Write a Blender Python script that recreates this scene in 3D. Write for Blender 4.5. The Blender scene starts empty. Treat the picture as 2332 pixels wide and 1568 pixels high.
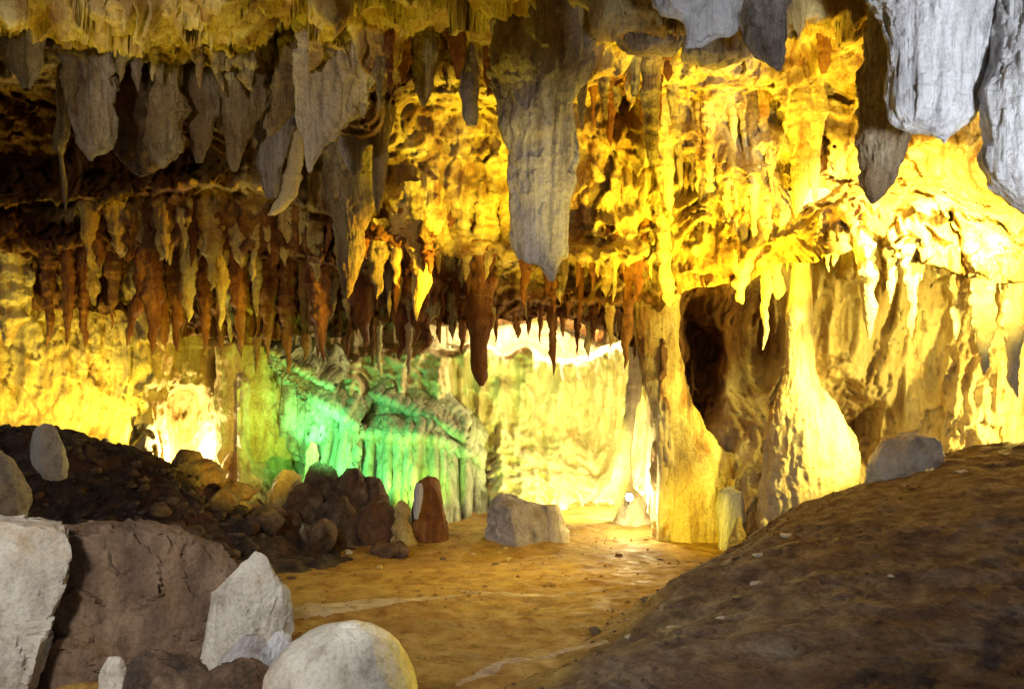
import bpy, math, random, zlib
import numpy as np

# ------------------------------------------------------------------ basics
C = bpy.context.scene.collection
F = 1814.0            # focal length in units of a 2332-wide picture (28 mm lens)
CX, CY, CZ = 1166.0, 784.0, 2.6
rnd = random.Random(7)


def W(u, v, d):
    """world point seen at picture position (u, v) at y-distance d"""
    return ((u - CX) / F * d, d, CZ - (v - CY) / F * d)


# ------------------------------------------------------------------ noise
def _hash(ix, iy, iz, seed):
    h = (ix.astype(np.uint32) * np.uint32(374761393) + iy.astype(np.uint32) * np.uint32(668265263)
         + iz.astype(np.uint32) * np.uint32(2246822519) + np.uint32((seed * 3266489917) & 0xffffffff))
    h = (h ^ (h >> np.uint32(13))) * np.uint32(1274126177)
    h = (h ^ (h >> np.uint32(16))) * np.uint32(2246822519)
    h = h ^ (h >> np.uint32(15))
    return h.astype(np.float64) / 4294967295.0


def vnoise(x, y, z, seed=0):
    x, y, z = np.broadcast_arrays(np.asarray(x, float), np.asarray(y, float), np.asarray(z, float))
    fx, fy, fz = np.floor(x), np.floor(y), np.floor(z)
    ix, iy, iz = fx.astype(np.int64), fy.astype(np.int64), fz.astype(np.int64)
    tx, ty, tz = x - fx, y - fy, z - fz
    q = lambda t: t * t * t * (t * (t * 6 - 15) + 10)
    tx, ty, tz = q(tx), q(ty), q(tz)
    r = 0
    for a in (0, 1):
        for b in (0, 1):
            for c in (0, 1):
                w = (tx if a else 1 - tx) * (ty if b else 1 - ty) * (tz if c else 1 - tz)
                r = r + w * _hash(ix + a, iy + b, iz + c, seed)
    return r * 2 - 1


def fbm(x, y, z, octv=4, seed=0, gain=.5, lac=2.03):
    r, a, t = 0, 1.0, 0
    for i in range(octv):
        r = r + a * vnoise(x, y, z, seed + i * 17)
        t += a
        a *= gain
        x, y, z = x * lac + 3.1, y * lac + 1.7, z * lac + 5.3
    return r / t


def ridged(x, y, z, octv=3, seed=0):
    r, a, t = 0, 1.0, 0
    for i in range(octv):
        r = r + a * (1 - 2 * np.abs(vnoise(x, y, z, seed + i * 31)))
        t += a
        a *= .5
        x, y, z = x * 2.1 + 1.3, y * 2.1 + 4.1, z * 2.1 + 2.7
    return r / t


def flakes(x, y, z, seed=0, tilt=.9):
    """broken rock: every cell is a small plane with its own height and tilt"""
    x, y, z = (np.asarray(k, float) for k in np.broadcast_arrays(x, y, z))
    shp = x.shape
    x, y, z = x.ravel(), y.ravel(), z.ravel()
    ix, iy, iz = (np.floor(k).astype(np.int64) for k in (x, y, z))
    best = np.full(x.shape, 9e9)
    val = np.zeros_like(x)
    for a in (-1, 0, 1):
        for b in (-1, 0, 1):
            for c in (-1, 0, 1):
                jx, jy, jz = ix + a, iy + b, iz + c
                dx = x - jx - _hash(jx, jy, jz, seed)
                dy = y - jy - _hash(jx, jy, jz, seed + 1)
                dz = z - jz - _hash(jx, jy, jz, seed + 2)
                dist = dx * dx + dy * dy + dz * dz
                m = dist < best
                if m.any():
                    best[m] = dist[m]
                    kx, ky, kz = jx[m], jy[m], jz[m]
                    t = lambda q: _hash(kx, ky, kz, seed + q) * 2 - 1
                    val[m] = t(5) * .6 + tilt * (t(6) * dx[m] + t(7) * dy[m] + (t(8) * .7 + .5) * dz[m])
    return val.reshape(shp)


def sstep(a, b, x):
    t = np.clip((x - a) / (b - a), 0, 1)
    return t * t * (3 - 2 * t)


def pl(pts):
    xs = [p[0] for p in pts]
    ys = [p[1] for p in pts]
    return lambda u: np.interp(u, xs, ys)


# ------------------------------------------------------------------ mesh building
def tag(o, label=None, cat=None, group=None, kind=None):
    if label:
        o['label'] = label
    if cat:
        o['category'] = cat
    if group:
        o['group'] = group
    if kind:
        o['kind'] = kind
    return o


def mesh_obj(name, verts, quads, mat, origin=(0, 0, 0), smooth=True, ngons=(), parent=None):
    verts = np.asarray(verts, float) - np.asarray(origin, float)
    me = bpy.data.meshes.new(name)
    nq = len(quads)
    loops = np.asarray(quads, np.int32).reshape(-1)
    starts = np.arange(nq, dtype=np.int32) * 4
    tot = np.full(nq, 4, np.int32)
    for g in ngons:
        starts = np.append(starts, len(loops)).astype(np.int32)
        loops = np.append(loops, np.asarray(g, np.int32)).astype(np.int32)
        tot = np.append(tot, len(g)).astype(np.int32)
    me.vertices.add(len(verts))
    me.vertices.foreach_set('co', verts.astype(np.float32).reshape(-1))
    me.loops.add(len(loops))
    me.loops.foreach_set('vertex_index', loops)
    me.polygons.add(len(starts))
    me.polygons.foreach_set('loop_start', starts)
    me.polygons.foreach_set('loop_total', tot)
    if smooth:
        me.polygons.foreach_set('use_smooth', np.ones(len(starts), bool))
    me.update(calc_edges=True)
    me.validate()
    me.materials.append(mat)
    o = bpy.data.objects.new(name, me)
    o.location = origin
    C.objects.link(o)
    if parent:
        o.parent = parent
    return o


def grid_quads(r, c, wrap=False):
    i = np.arange(r * c).reshape(r, c)
    if wrap:
        j = np.roll(i, -1, axis=1)
        return np.stack([i[:-1], j[:-1], j[1:], i[1:]], -1).reshape(-1, 4)
    return np.stack([i[:-1, :-1], i[:-1, 1:], i[1:, 1:], i[1:, :-1]], -1).reshape(-1, 4)


def sheet(name, X, Y, Z, mat, flip=False):
    P = np.stack([X, Y, Z], -1)
    q = grid_quads(*X.shape)
    if flip:
        q = q[:, ::-1]
    return mesh_obj(name, P.reshape(-1, 3), q, mat)


# ------------------------------------------------------------------ materials
def rock_mat(name, pale, mid, dark, stain=None, stain_amt=.4, streak=.18, scale=1.0, bump=.7, rough=.62,
             contrast=.5, speck=.35, rot=0.0, bdist=.05, spec=.35, lines=0.0, attr=None, acol=((.055, .014, .005), (.17, .055, .014), (.34, .16, .045))):
    m = bpy.data.materials.new(name)
    m.use_nodes = True
    nt = m.node_tree
    N, L = nt.nodes, nt.links
    for n in list(N):
        N.remove(n)
    out = N.new('ShaderNodeOutputMaterial')
    bs = N.new('ShaderNodeBsdfPrincipled')
    L.new(bs.outputs[0], out.inputs[0])
    geo = N.new('ShaderNodeNewGeometry')

    def mp(sx, sy, sz, r=0.0):
        n = N.new('ShaderNodeMapping')
        n.inputs['Scale'].default_value = (sx, sy, sz)
        n.inputs['Rotation'].default_value = (0, r, 0)
        L.new(geo.outputs['Position'], n.inputs[0])
        return n.outputs[0]

    def noise(vec, sc, det=8, ro=.62, dist=0.0):
        n = N.new('ShaderNodeTexNoise')
        n.inputs['Scale'].default_value = sc
        n.inputs['Detail'].default_value = det
        n.inputs['Roughness'].default_value = ro
        n.inputs['Distortion'].default_value = dist
        L.new(vec, n.inputs['Vector'])
        return n.outputs['Fac']

    def ramp(fac, stops):
        n = N.new('ShaderNodeValToRGB')
        e = n.color_ramp.elements
        e[0].position, e[0].color = stops[0][0], (*stops[0][1], 1)
        e[1].position, e[1].color = stops[-1][0], (*stops[-1][1], 1)
        for p, c in stops[1:-1]:
            k = e.new(p)
            k.color = (*c, 1)
        L.new(fac, n.inputs[0])
        return n.outputs[0]

    def mix(fac, a, b, mode='MIX'):
        n = N.new('ShaderNodeMix')
        n.data_type = 'RGBA'
        n.blend_type = mode
        if isinstance(fac, float):
            n.inputs[0].default_value = fac
        else:
            L.new(fac, n.inputs[0])
        L.new(a, n.inputs[6])
        L.new(b, n.inputs[7])
        return n.outputs[2]

    def math_(op, a, b):
        n = N.new('ShaderNodeMath')
        n.operation = op
        for i, x in enumerate((a, b)):
            if isinstance(x, (int, float)):
                n.inputs[i].default_value = x
            else:
                L.new(x, n.inputs[i])
        return n.outputs[0]

    vs = mp(1, 1, streak, rot)
    vp = mp(1, 1, 1)
    h = contrast * .5
    n1 = noise(vs, 4.5 * scale, 10, .68, .4)
    col = ramp(n1, [(.5 - h * .62, dark), (.5 - h * .05, mid), (.5 + h * .6, pale)])
    if stain:
        n2 = noise(vp, 1.1 * scale, 7, .66, .8)
        f2 = ramp(n2, [(.5, (0, 0, 0)), (.62, (stain_amt,) * 3)])
        sc = N.new('ShaderNodeRGB')
        sc.outputs[0].default_value = (*stain, 1)
        col = mix(f2, col, sc.outputs[0])
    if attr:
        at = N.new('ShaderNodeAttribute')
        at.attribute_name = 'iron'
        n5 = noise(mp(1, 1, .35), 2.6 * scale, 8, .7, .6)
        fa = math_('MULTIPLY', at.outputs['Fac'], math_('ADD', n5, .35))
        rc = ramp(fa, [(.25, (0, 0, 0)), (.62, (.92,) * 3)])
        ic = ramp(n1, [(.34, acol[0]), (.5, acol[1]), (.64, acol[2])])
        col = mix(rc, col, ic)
    n3 = noise(vp, 34 * scale, 6, .7)
    f3 = ramp(n3, [(.34, (1 - speck,) * 3), (.52, (1, 1, 1))])
    col = mix(1.0, col, f3, 'MULTIPLY')
    if lines:
        n4 = noise(mp(1, 1, .045, rot), 15 * scale, 5, .7, .6)
        f4 = ramp(n4, [(.36, (1 - lines,) * 3), (.50, (1, 1, 1))])
        col = mix(1.0, col, f4, 'MULTIPLY')
    L.new(col, bs.inputs['Base Color'])
    rr = N.new('ShaderNodeMapRange')
    rr.inputs[1].default_value, rr.inputs[2].default_value = .35, .65
    rr.inputs[3].default_value, rr.inputs[4].default_value = rough - .2, min(1, rough + .22)
    L.new(noise(vp, 6 * scale, 4), rr.inputs[0])
    L.new(rr.outputs[0], bs.inputs['Roughness'])
    bs.inputs['Specular IOR Level'].default_value = spec
    b1 = noise(mp(1, 1, streak * 1.3, rot), 11 * scale, 8, .66, .5)
    b2 = noise(vp, 17 * scale, 10, .7)
    b3 = noise(mp(1, 1, streak * .7, rot), 40 * scale, 4, .6)
    hsum = math_('ADD', math_('MULTIPLY', b1, 1.1), math_('ADD', math_('MULTIPLY', b2, .9), math_('MULTIPLY', b3, .25)))
    bp = N.new('ShaderNodeBump')
    bp.inputs['Strength'].default_value = bump
    bp.inputs['Distance'].default_value = bdist
    L.new(hsum, bp.inputs['Height'])
    L.new(bp.outputs[0], bs.inputs['Normal'])
    return m


M = {}
M['ochre'] = rock_mat('ochre_limestone', (.80, .68, .33), (.66, .51, .19), (.38, .20, .05), stain=(.34, .13, .025),
                      stain_amt=.55, bdist=.07)
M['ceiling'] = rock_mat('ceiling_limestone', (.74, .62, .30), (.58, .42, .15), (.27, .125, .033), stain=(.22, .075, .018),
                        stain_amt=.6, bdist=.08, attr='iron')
M['flow'] = rock_mat('flowstone', (.82, .74, .52), (.72, .60, .36), (.48, .32, .14), stain=(.45, .24, .08),
                     stain_amt=.4, contrast=.6, speck=.2, bdist=.05)
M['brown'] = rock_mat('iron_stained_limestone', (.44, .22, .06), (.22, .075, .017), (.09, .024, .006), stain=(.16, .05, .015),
                      stain_amt=.6, bdist=.05)  # brown base colour also holds the shade of the fringe
M['olive'] = rock_mat('weathered_limestone', (.58, .50, .33), (.40, .31, .18), (.19, .12, .06), stain=(.24, .12, .05),
                      stain_amt=.5, streak=.1, bdist=.07, lines=.55, bump=.9)
M['grey'] = rock_mat('grey_limestone', (.62, .58, .54), (.42, .37, .33), (.17, .13, .105), stain=(.24, .15, .09),
                     stain_amt=.5, streak=.1, bdist=.07, lines=.6, bump=.9)
M['white'] = rock_mat('pale_limestone', (.80, .79, .80), (.66, .65, .66), (.36, .34, .34), stain=(.45, .40, .36),
                      stain_amt=.35, streak=.1, contrast=.6, speck=.2, bdist=.05, lines=.45, bump=.8)
M['tan'] = rock_mat('tan_limestone', (.74, .67, .58), (.56, .48, .39), (.27, .20, .14), stain=(.32, .19, .09),
                    stain_amt=.4, streak=.1, bdist=.06, lines=.42, bump=.8)
M['boulder'] = rock_mat('boulder_stone', (.66, .62, .54), (.52, .47, .40), (.30, .25, .20), stain=(.46, .27, .10),
                        stain_amt=.45, streak=.7, contrast=.6, speck=.3, bdist=.02, scale=1.3, bump=.75)
M['grey_boulder'] = rock_mat('grey_boulder_stone', (.56, .52, .50), (.42, .38, .37), (.20, .17, .16), stain=(.34, .24, .12),
                            stain_amt=.4, streak=.9, contrast=.6, speck=.35, bdist=.035, scale=1.5)
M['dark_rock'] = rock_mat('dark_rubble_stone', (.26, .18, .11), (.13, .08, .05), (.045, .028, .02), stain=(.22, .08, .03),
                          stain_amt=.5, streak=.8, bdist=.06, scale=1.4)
M['earth'] = rock_mat('damp_cave_earth', (.32, .24, .17), (.18, .11, .07), (.09, .05, .032), stain=(.22, .11, .05),
                      stain_amt=.5, streak=4.0, bdist=.05, scale=1.0, rot=.32, rough=.75, bump=.9, attr='iron', acol=((.21, .10, .02), (.40, .24, .05), (.50, .34, .10)))
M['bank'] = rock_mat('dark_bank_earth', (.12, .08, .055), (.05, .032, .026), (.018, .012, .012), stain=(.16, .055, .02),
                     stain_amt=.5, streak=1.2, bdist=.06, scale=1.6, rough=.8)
M['floor'] = rock_mat('ochre_cave_floor', (.50, .34, .10), (.40, .24, .05), (.21, .10, .02), stain=(.27, .12, .025),
                      stain_amt=.5, streak=3.0, bdist=.02, scale=1.0, rough=.72, bump=.5)
M['slab'] = rock_mat('brown_slab_stone', (.28, .19, .12), (.17, .105, .065), (.08, .048, .03), stain=(.25, .13, .05),
                     stain_amt=.4, streak=.35, bdist=.03, scale=1.2, rot=.9)


def plain_mat(name, col, rough=.5, metal=0.0, emit=None, es=0.0):
    m = bpy.data.materials.new(name)
    m.use_nodes = True
    b = m.node_tree.nodes['Principled BSDF']
    b.inputs['Base Color'].default_value = (*col, 1)
    b.inputs['Roughness'].default_value = rough
    b.inputs['Metallic'].default_value = metal
    if emit:
        b.inputs['Emission Color'].default_value = (*emit, 1)
        b.inputs['Emission Strength'].default_value = es
    return m


# ------------------------------------------------------------------ the cave shell
UL, UR = -620.0, 2960.0
ucoarse = np.concatenate([np.arange(UL, -60, 10), np.arange(-60, 2400, 3.6), np.arange(2400, UR, 10)])

lip4 = pl([(-700, 740), (0, 715), (60, 700), (280, 712), (400, 770), (500, 760), (620, 770), (800, 765), (860, 735),
           (1120, 728), (1250, 722), (1400, 765), (1450, 800), (1490, 720), (1560, 655), (1700, 640), (1780, 600),
           (1860, 590), (1950, 560), (2100, 600), (2200, 635), (2332, 650), (3000, 650)])

CTRL = [  # (u, v, depth) of the roof's main masses
    (-500, -700, 2.2), (0, -700, 2.0), (600, -700, 2.0), (1200, -700, 2.0), (1800, -700, 2.0), (2400, -700, 2.2),
    (-300, -300, 3.4), (300, -300, 3.4), (900, -300, 3.4), (1500, -300, 3.4), (2100, -300, 3.6), (2700, -300, 3.6),
    (-300, 0, 5.6), (0, 0, 5.6), (250, 0, 5.7), (500, 0, 5.6), (750, 0, 5.8), (950, 0, 6.2), (1150, 0, 6.2),
    (1350, 0, 6.4), (1550, 0, 5.8), (1750, 0, 6.4), (1900, 0, 7.0), (2100, 0, 6.5), (2300, 0, 6.4), (2600, 0, 6.4),
    (0, 130, 7.4), (250, 130, 7.4), (480, 140, 7.4), (650, 130, 7.0), (850, 130, 7.0), (1000, 130, 8.0), (1150, 130, 7.4),
    (1350, 130, 8.0), (1500, 130, 8.3), (1650, 110, 8.3), (1800, 130, 8.8), (2000, 130, 8.6), (2200, 150, 8.4), (2500, 150, 8.2),
    (-300, 250, 9.0), (0, 250, 9.6), (100, 300, 10.0), (300, 260, 9.0), (480, 250, 8.0), (600, 250, 7.8), (750, 230, 7.6), (830, 260, 7.9),
    (950, 270, 9.2), (1080, 300, 9.4), (1250, 260, 9.4), (1400, 260, 9.4), (1550, 260, 9.2), (1700, 260, 9.2),
    (1850, 260, 9.2), (2050, 260, 9.1), (2250, 270, 8.9), (2600, 270, 8.6),
    (0, 400, 10.4), (100, 420, 10.6), (250, 400, 9.8), (450, 380, 9.2), (600, 380, 8.9), (750, 360, 8.7), (900, 400, 9.6), (1080, 420, 9.7),
    (1250, 400, 9.8), (1400, 400, 9.6), (1550, 400, 9.3), (1700, 420, 9.0), (1850, 400, 9.2), (2050, 390, 9.3),
    (2250, 390, 9.2), (2600, 390, 8.8),
    (-300, 500, 9.8), (0, 500, 10.0), (250, 480, 9.6), (450, 470, 9.5), (650, 500, 9.5), (850, 540, 9.8), (1080, 540, 9.9), (1300, 540, 10.0),
    (1450, 540, 9.7), (1600, 520, 9.2), (1750, 520, 8.9), (1900, 500, 8.9), (2100, 490, 8.6), (2300, 520, 8.4), (2600, 520, 8.2),
    (-300, 620, 10.2), (0, 620, 10.4), (250, 600, 10.2), (450, 620, 10.2), (650, 640, 10.3), (850, 640, 10.3), (1080, 650, 10.4), (1300, 650, 10.5),
    (1450, 660, 10.1), (1600, 630, 9.3), (1750, 590, 9.0), (1900, 570, 8.8), (2100, 590, 8.5), (2300, 620, 8.3), (2600, 620, 8.1),
    (0, 760, 10.6), (400, 760, 10.6), (800, 760, 10.6), (1200, 740, 10.8), (1450, 780, 10.5), (2300, 760, 8.6)]
CT = np.array(CTRL)


def ctrl_depth(U, V, sig=105.0):
    num = np.zeros_like(U)
    den = np.zeros_like(U)
    for u, v, d in CTRL:
        w = 1 / (((U - u) / sig) ** 2 + ((V - v) / (sig * .8)) ** 2 + .12) ** 1.7
        num += w * d
        den += w
    return num / den


def cave_relief(U, V, D, seed, amp=1.0, ledge=.15, flute=.15, flk=1.15):
    """rock relief in metres, evaluated on the world positions of the smooth sheet"""
    X = (U - CX) / F * D
    Z = -(V - CY) / F * D
    big = .30 * fbm(X * .9, D * .9, Z * .9, 4, seed)
    ph = Z * 1.9 + 1.5 * fbm(X * .7, D * .5, Z * .7, 3, seed + 3) + .5 * np.abs(vnoise(X * 5, D * 3, Z * .7, seed + 5))
    saw = ph - np.floor(ph)            # rises with height inside one ledge
    lg = (np.clip(saw, 0, .82) / .82 - np.clip((saw - .82) / .18, 0, 1))
    lmask = sstep(-.1, .35, fbm(X * .9 + 9, D, Z * 1.3, 2, seed + 8)) * sstep(90, 260, V)
    fl = ridged(X * 4.2, D * 4.2, Z * .5, 3, seed + 11)
    fine = fbm(X * 6, D * 6, Z * 5, 4, seed + 13, .6)
    wx = .25 * fbm(X * 3, D * 3, Z * 3, 3, seed + 17)
    wz = .25 * fbm(X * 3 + 7, D * 3, Z * 3, 3, seed + 18)
    fk1 = flakes(X * 2.3 + wx * 2, D * 2.0, Z * 1.3 + wz, seed + 30)
    fk2 = flakes(X * 6.5 + wx * 4, D * 5.0, Z * 3.2 + wz * 2, seed + 40)
    lump = np.abs(fbm(X * 2.6, D * 2.6, Z * 2.6, 3, seed + 21))
    return amp * (big + ledge * lmask * (lg - .5) - flute * fl * sstep(90, 260, V) + .055 * fine - .05 * lump + flk * (.16 * fk1 + .07 * fk2))


# roof and hanging front: rows run from behind the camera down to the lip, then turn back over the alcove
tv = np.concatenate([np.linspace(0, .42, 40)[:-1], np.linspace(.42, 1, 240)])
U, T = np.meshgrid(ucoarse, tv)
V = -700 + T * (lip4(U) + 9 * vnoise(U / 30, 0 * U, 0 * U, 77) + 700)
D = ctrl_depth(U, V)
# traced lips where a nearer mass ends and the roof steps back
lipA = pl([(-700, 158), (0, 160), (90, 150), (250, 152), (520, 148), (600, 92), (660, 40), (720, -60), (3000, -400)])
wob = 12 * fbm(U / 40, V / 200, 0 * U, 3, 41)
D += .9 * sstep(-6, 6, V - lipA(U) - wob) * sstep(-460, -300, lipA(U) * -1 + 0 * V - 200 + 200) * (U < 700)
edge = pl([(1780, 520), (1830, 478), (1900, 436), (2050, 405), (2150, 425), (2250, 490), (2332, 565), (2600, 700)])
D -= .5 * sstep(-30, 40, V - edge(U) - 10 * fbm(U / 50, V / 90, 0 * U, 3, 43)) * sstep(1790, 1880, U)
lipB = pl([(-700, 470), (0, 470), (170, 455), (330, 440), (560, 425), (700, 470), (900, 560), (1180, 590), (1480, 590), (3000, 590)])
lipC = pl([(-700, 560), (0, 575), (300, 565), (600, 590), (760, 600), (860, 620), (1120, 680), (1300, 690), (1500, 680), (3000, 680)])
wb = 14 * fbm(U / 35, V / 200, 0 * U, 3, 45) + 10 * np.abs(vnoise(U / 13, V / 300, 0 * U, 46))
left = sstep(1520, 1420, U)
D += left * (-.38 * sstep(-70, -8, V - lipB(U)) + .62 * sstep(-5, 6, V - lipB(U) - wb))
D += left * (-.30 * sstep(-60, -8, V - lipC(U)) + .45 * sstep(-5, 6, V - lipC(U) - wb))
rel = cave_relief(U, V, D, 3) * sstep(-500, -100, V)
wD = sstep(20, 230, V)
D += rel * (wD + .25 * (1 - wD))
CEIL_U, CEIL_T, CEIL_D = ucoarse, tv, D.copy()
X, Y, Z = W(U, V, D)
Z = Z + rel * (1 - wD) * .8        # the near, level part of the roof is rough in height
# turn back
eu, el = ucoarse, (lip4(ucoarse) + 9 * vnoise(ucoarse / 30, 0, 0, 77))
Xb, Yb, Zb = [X], [Y], [Z]
for k in range(1, 22):
    dd = D[-1] + k * .22
    zz = Z[-1] + .62 * math.sin(math.pi * min(1, k / 20)) + .004 * k + .07 * fbm(X[-1] * 3, dd * 3, 0 * dd, 3, 50)
    xx = X[-1] * (1 + .0 * k)
    Xb.append(xx[None]); Yb.append(dd[None]); Zb.append(zz[None])
X, Y, Z = np.concatenate(Xb), np.concatenate(Yb), np.concatenate(Zb)
roof = tag(sheet('cave_ceiling', X, Y, Z, M['ceiling']), kind='structure')
# shade painted into the colour of the low left roof, fringe and upper left recess
shade_and_tint = sstep(430, 540, V + 60 * fbm(U / 90, V / 60, 0 * U, 3, 87)) * sstep(1160, 900, U + 80 * fbm(U / 90, V / 60, 0 * U, 3, 88)) + \
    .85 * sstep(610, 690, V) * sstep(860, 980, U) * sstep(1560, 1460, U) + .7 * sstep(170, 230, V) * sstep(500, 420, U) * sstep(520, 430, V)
shade_and_tint = shade_and_tint + .8 * np.exp(-((U - 1405) / 75) ** 2 - ((V - 215) / 110) ** 2) + .6 * np.exp(-((U - 1640) / 60) ** 2 - ((V - 560) / 60) ** 2)  # orange-brown stain patches of the rock
shade_and_tint = np.concatenate([shade_and_tint, np.repeat(shade_and_tint[-1:], X.shape[0] - shade_and_tint.shape[0], 0)])
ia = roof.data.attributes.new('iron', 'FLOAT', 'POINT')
ia.data.foreach_set('value', np.clip(shade_and_tint, 0, 1).astype(np.float32).reshape(-1))


def ceil_d(u, v):
    """depth of the roof front at picture position"""
    lip = lip4(u)
    v = min(v, lip - 4)
    t = (v + 700) / (lip + 700)
    i = min(max(int(np.searchsorted(CEIL_U, u)), 1), len(CEIL_U) - 1)
    j = min(max(int(np.searchsorted(CEIL_T, t)), 1), len(CEIL_T) - 1)
    return float(CEIL_D[j - 1:j + 1, i - 1:i + 1].mean())


def wall(name, u0, u1, v0, v1, dfun, seed, mat, st=3.8, amp=1.0, ledge=.12, flute=.14, flk=1.0):
    us = np.arange(u0, u1 + st, st)
    vs = np.arange(v0, v1 + st, st)
    U, V = np.meshgrid(us, vs)
    D = dfun(U, V)
    D = D + cave_relief(U, V, D, seed, amp, ledge, flute, flk)
    X, Y, Z = W(U, V, D)
    return tag(sheet(name, X, Y, Z, mat), kind='structure')


def d_left(U, V):
    return 12.0 + .5 * ((U - 250) / 400) ** 2 * (U > 250) + .25 * np.sin(U / 70) - .5 * sstep(850, 1150, V) \
        - .45 * np.exp(-((U - 330) / 60) ** 2) + 1.0 * np.exp(-((U - 415) / 45) ** 2) * sstep(860, 930, V) \
        - .5 * np.exp(-((U - 570) / 80) ** 2) * sstep(800, 900, V) + .8 * np.exp(-((U - 500) / 22) ** 2 - ((V - 850) / 45) ** 2)


wall('cave_wall', -700, 690, 560, 1300, d_left, 101, M['ochre'], amp=.7)


def d_alc(U, V):
    d = 13.4 + .6 * np.sin((U - 900) / 210) - 1.2 * sstep(1000, 1260, V) - 1.2 * sstep(940, 1230, V) * sstep(1010, 1150, U) * (1 - sstep(1310, 1450, U))
    d -= 1.5 * sstep(1330, 1500, U)
    d -= .8 * sstep(640, 540, U)
    d -= .34 * ridged(U / 95, 0 * U, V / 800, 3, 31) * sstep(800, 900, V)
    ledgev = 802 + 12 * np.sin(U / 90) + 26 * fbm(U / 60, V / 40, 0 * U, 4, 9)
    d -= .7 * sstep(1100, 900, U) * sstep(790, 900, V)
    d += 1.7 * sstep(12, -22, V - ledgev)
    d -= .6 * np.exp(-((U - 1180) / 90) ** 2 - ((V - 1120) / 120) ** 2)
    return d


wall('alcove_wall', 540, 1560, 560, 1330, d_alc, 202, M['flow'], ledge=.02, flute=.3, amp=.75, flk=.6)


def d_right(U, V):
    wu, wv = 30 * fbm(U / 60, V / 80, 0 * U, 3, 611), 70 * fbm(U / 60, V / 110, 0 * U, 3, 617)
    d = 10.6 - .5 * sstep(1900, 2500, U) - .35 * sstep(900, 1200, V) + 3.2 * sstep(1505, 1440, U)
    d += 1.7 * np.exp(-((U + wu - 1592) / 40) ** 2 - ((V + wv - 815) / 150) ** 2) + .9 * np.exp(-((U + wu * .6 - 1930 - (V - 960) * .25) / 62) ** 2 - ((V + wv * .5 - 965) / 95) ** 2)          # dark recess
    d -= .5 * np.exp(-((U - 1690) / 60) ** 2) * sstep(850, 1000, V)
    d += 1.1 * np.exp(-((U - 1715) / 62) ** 2 - ((V - 770) / 140) ** 2)
    d -= .25 * np.exp(-((U - 1520) / 50) ** 2)
    d += .35 * np.sin(U / 60 + V / 190)
    return d


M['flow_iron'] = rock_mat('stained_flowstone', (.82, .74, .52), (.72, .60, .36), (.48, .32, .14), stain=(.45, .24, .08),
                          stain_amt=.4, contrast=.6, speck=.2, bdist=.05, attr='iron')  # flowstone with a mask for shade painted into its hollows
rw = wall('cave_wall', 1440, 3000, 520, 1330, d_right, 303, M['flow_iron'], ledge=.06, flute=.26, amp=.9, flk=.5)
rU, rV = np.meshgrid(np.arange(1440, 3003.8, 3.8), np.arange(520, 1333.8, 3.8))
ri = .6 * np.exp(-((rU - 1930) / 75) ** 4 - ((rV - 960) / 110) ** 4) + .95 * np.exp(-((rU - 1580) / 75) ** 4 - ((rV - 790) / 210) ** 4) + .75 * np.exp(-((rU - 1710) / 80) ** 4 - ((rV - 740) / 120) ** 4) + .5 * sstep(1560, 1500, rU) * sstep(960, 860, rV)  # shade painted into the recess, under the arch and beside the column foot
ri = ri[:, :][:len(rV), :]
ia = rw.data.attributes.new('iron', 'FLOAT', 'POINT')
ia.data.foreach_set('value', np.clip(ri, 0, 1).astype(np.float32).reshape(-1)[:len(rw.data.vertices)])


# ------------------------------------------------------------------ ground
def base_z(x, y):
    return .66 - .11 * (np.minimum(y, 9.0) - 4.5)


def gridxy(x0, x1, y0, y1, st):
    return np.meshgrid(np.arange(x0, x1 + st, st), np.arange(y0, y1 + st, st))


X, Y = gridxy(-9, 9, 1.0, 17, .03)
Z = base_z(X, Y) + .05 * fbm(X * .9, Y * .9, 0 * X, 4, 5) + .035 * ridged(X * .8 + Y * .5, Y * 3.2 - X * .6, 0 * X, 3, 8) * sstep(9.5, 7.5, Y) \
    + .012 * fbm(X * 9, Y * 9, 0 * X, 3, 6)
tag(sheet('cave_floor', X, Y, Z, M['floor'], True), kind='structure')


def mound_z(X, Y):
    x0 = -.16 + (Y - 4.5) * .53
    s = X - x0 + .25 * fbm(X * .7, Y * .7, 0 * X, 3, 61)
    k = np.clip(.11 + (Y - 3.5) * .1, .08, .6)
    sp = np.maximum(s, 0)
    h = sp * k * sstep(-.1, .9, s)
    hm = 1.45
    h = hm * np.tanh(h / hm * 1.08)
    h *= sstep(9.7, 8.2, Y + .25 * fbm(X * 1.1, 0 * X, 0 * X, 2, 66))
    z = base_z(X, Y) + h - .09 * sstep(.2, -.5, s)
    z += .07 * fbm(X * 1.1, Y * 1.1, 0 * X, 4, 62) * sstep(0, .8, s)
    z += (.016 * flakes(X * 2.2 - Y * .6, Y * 3.4, 0 * X, 67) + .012 * flakes(X * 7, Y * 8, 0 * X, 69)) * sstep(-.1, .6, s)
    z += .05 * ridged(X * .9 - Y * .5, Y * 2.2 + X * .9, 0 * X, 3, 63) * sstep(0, .5, s) + .015 * fbm(X * 8, Y * 8, 0 * X, 3, 64)
    return z


X, Y = gridxy(-1.6, 9, 1.2, 9.9, .028)
em = tag(sheet('earth_mound', X, Y, mound_z(X, Y), M['earth'], True), kind='structure')
toe = 1.15 * sstep(1.15, -.15, X + .16 - (Y - 4.5) * .53 + .3 * fbm(X * 1.1, Y * 1.1, 0 * X, 3, 68))
ia = em.data.attributes.new('iron', 'FLOAT', 'POINT')
ia.data.foreach_set('value', np.clip(toe, 0, 1).astype(np.float32).reshape(-1))


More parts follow.
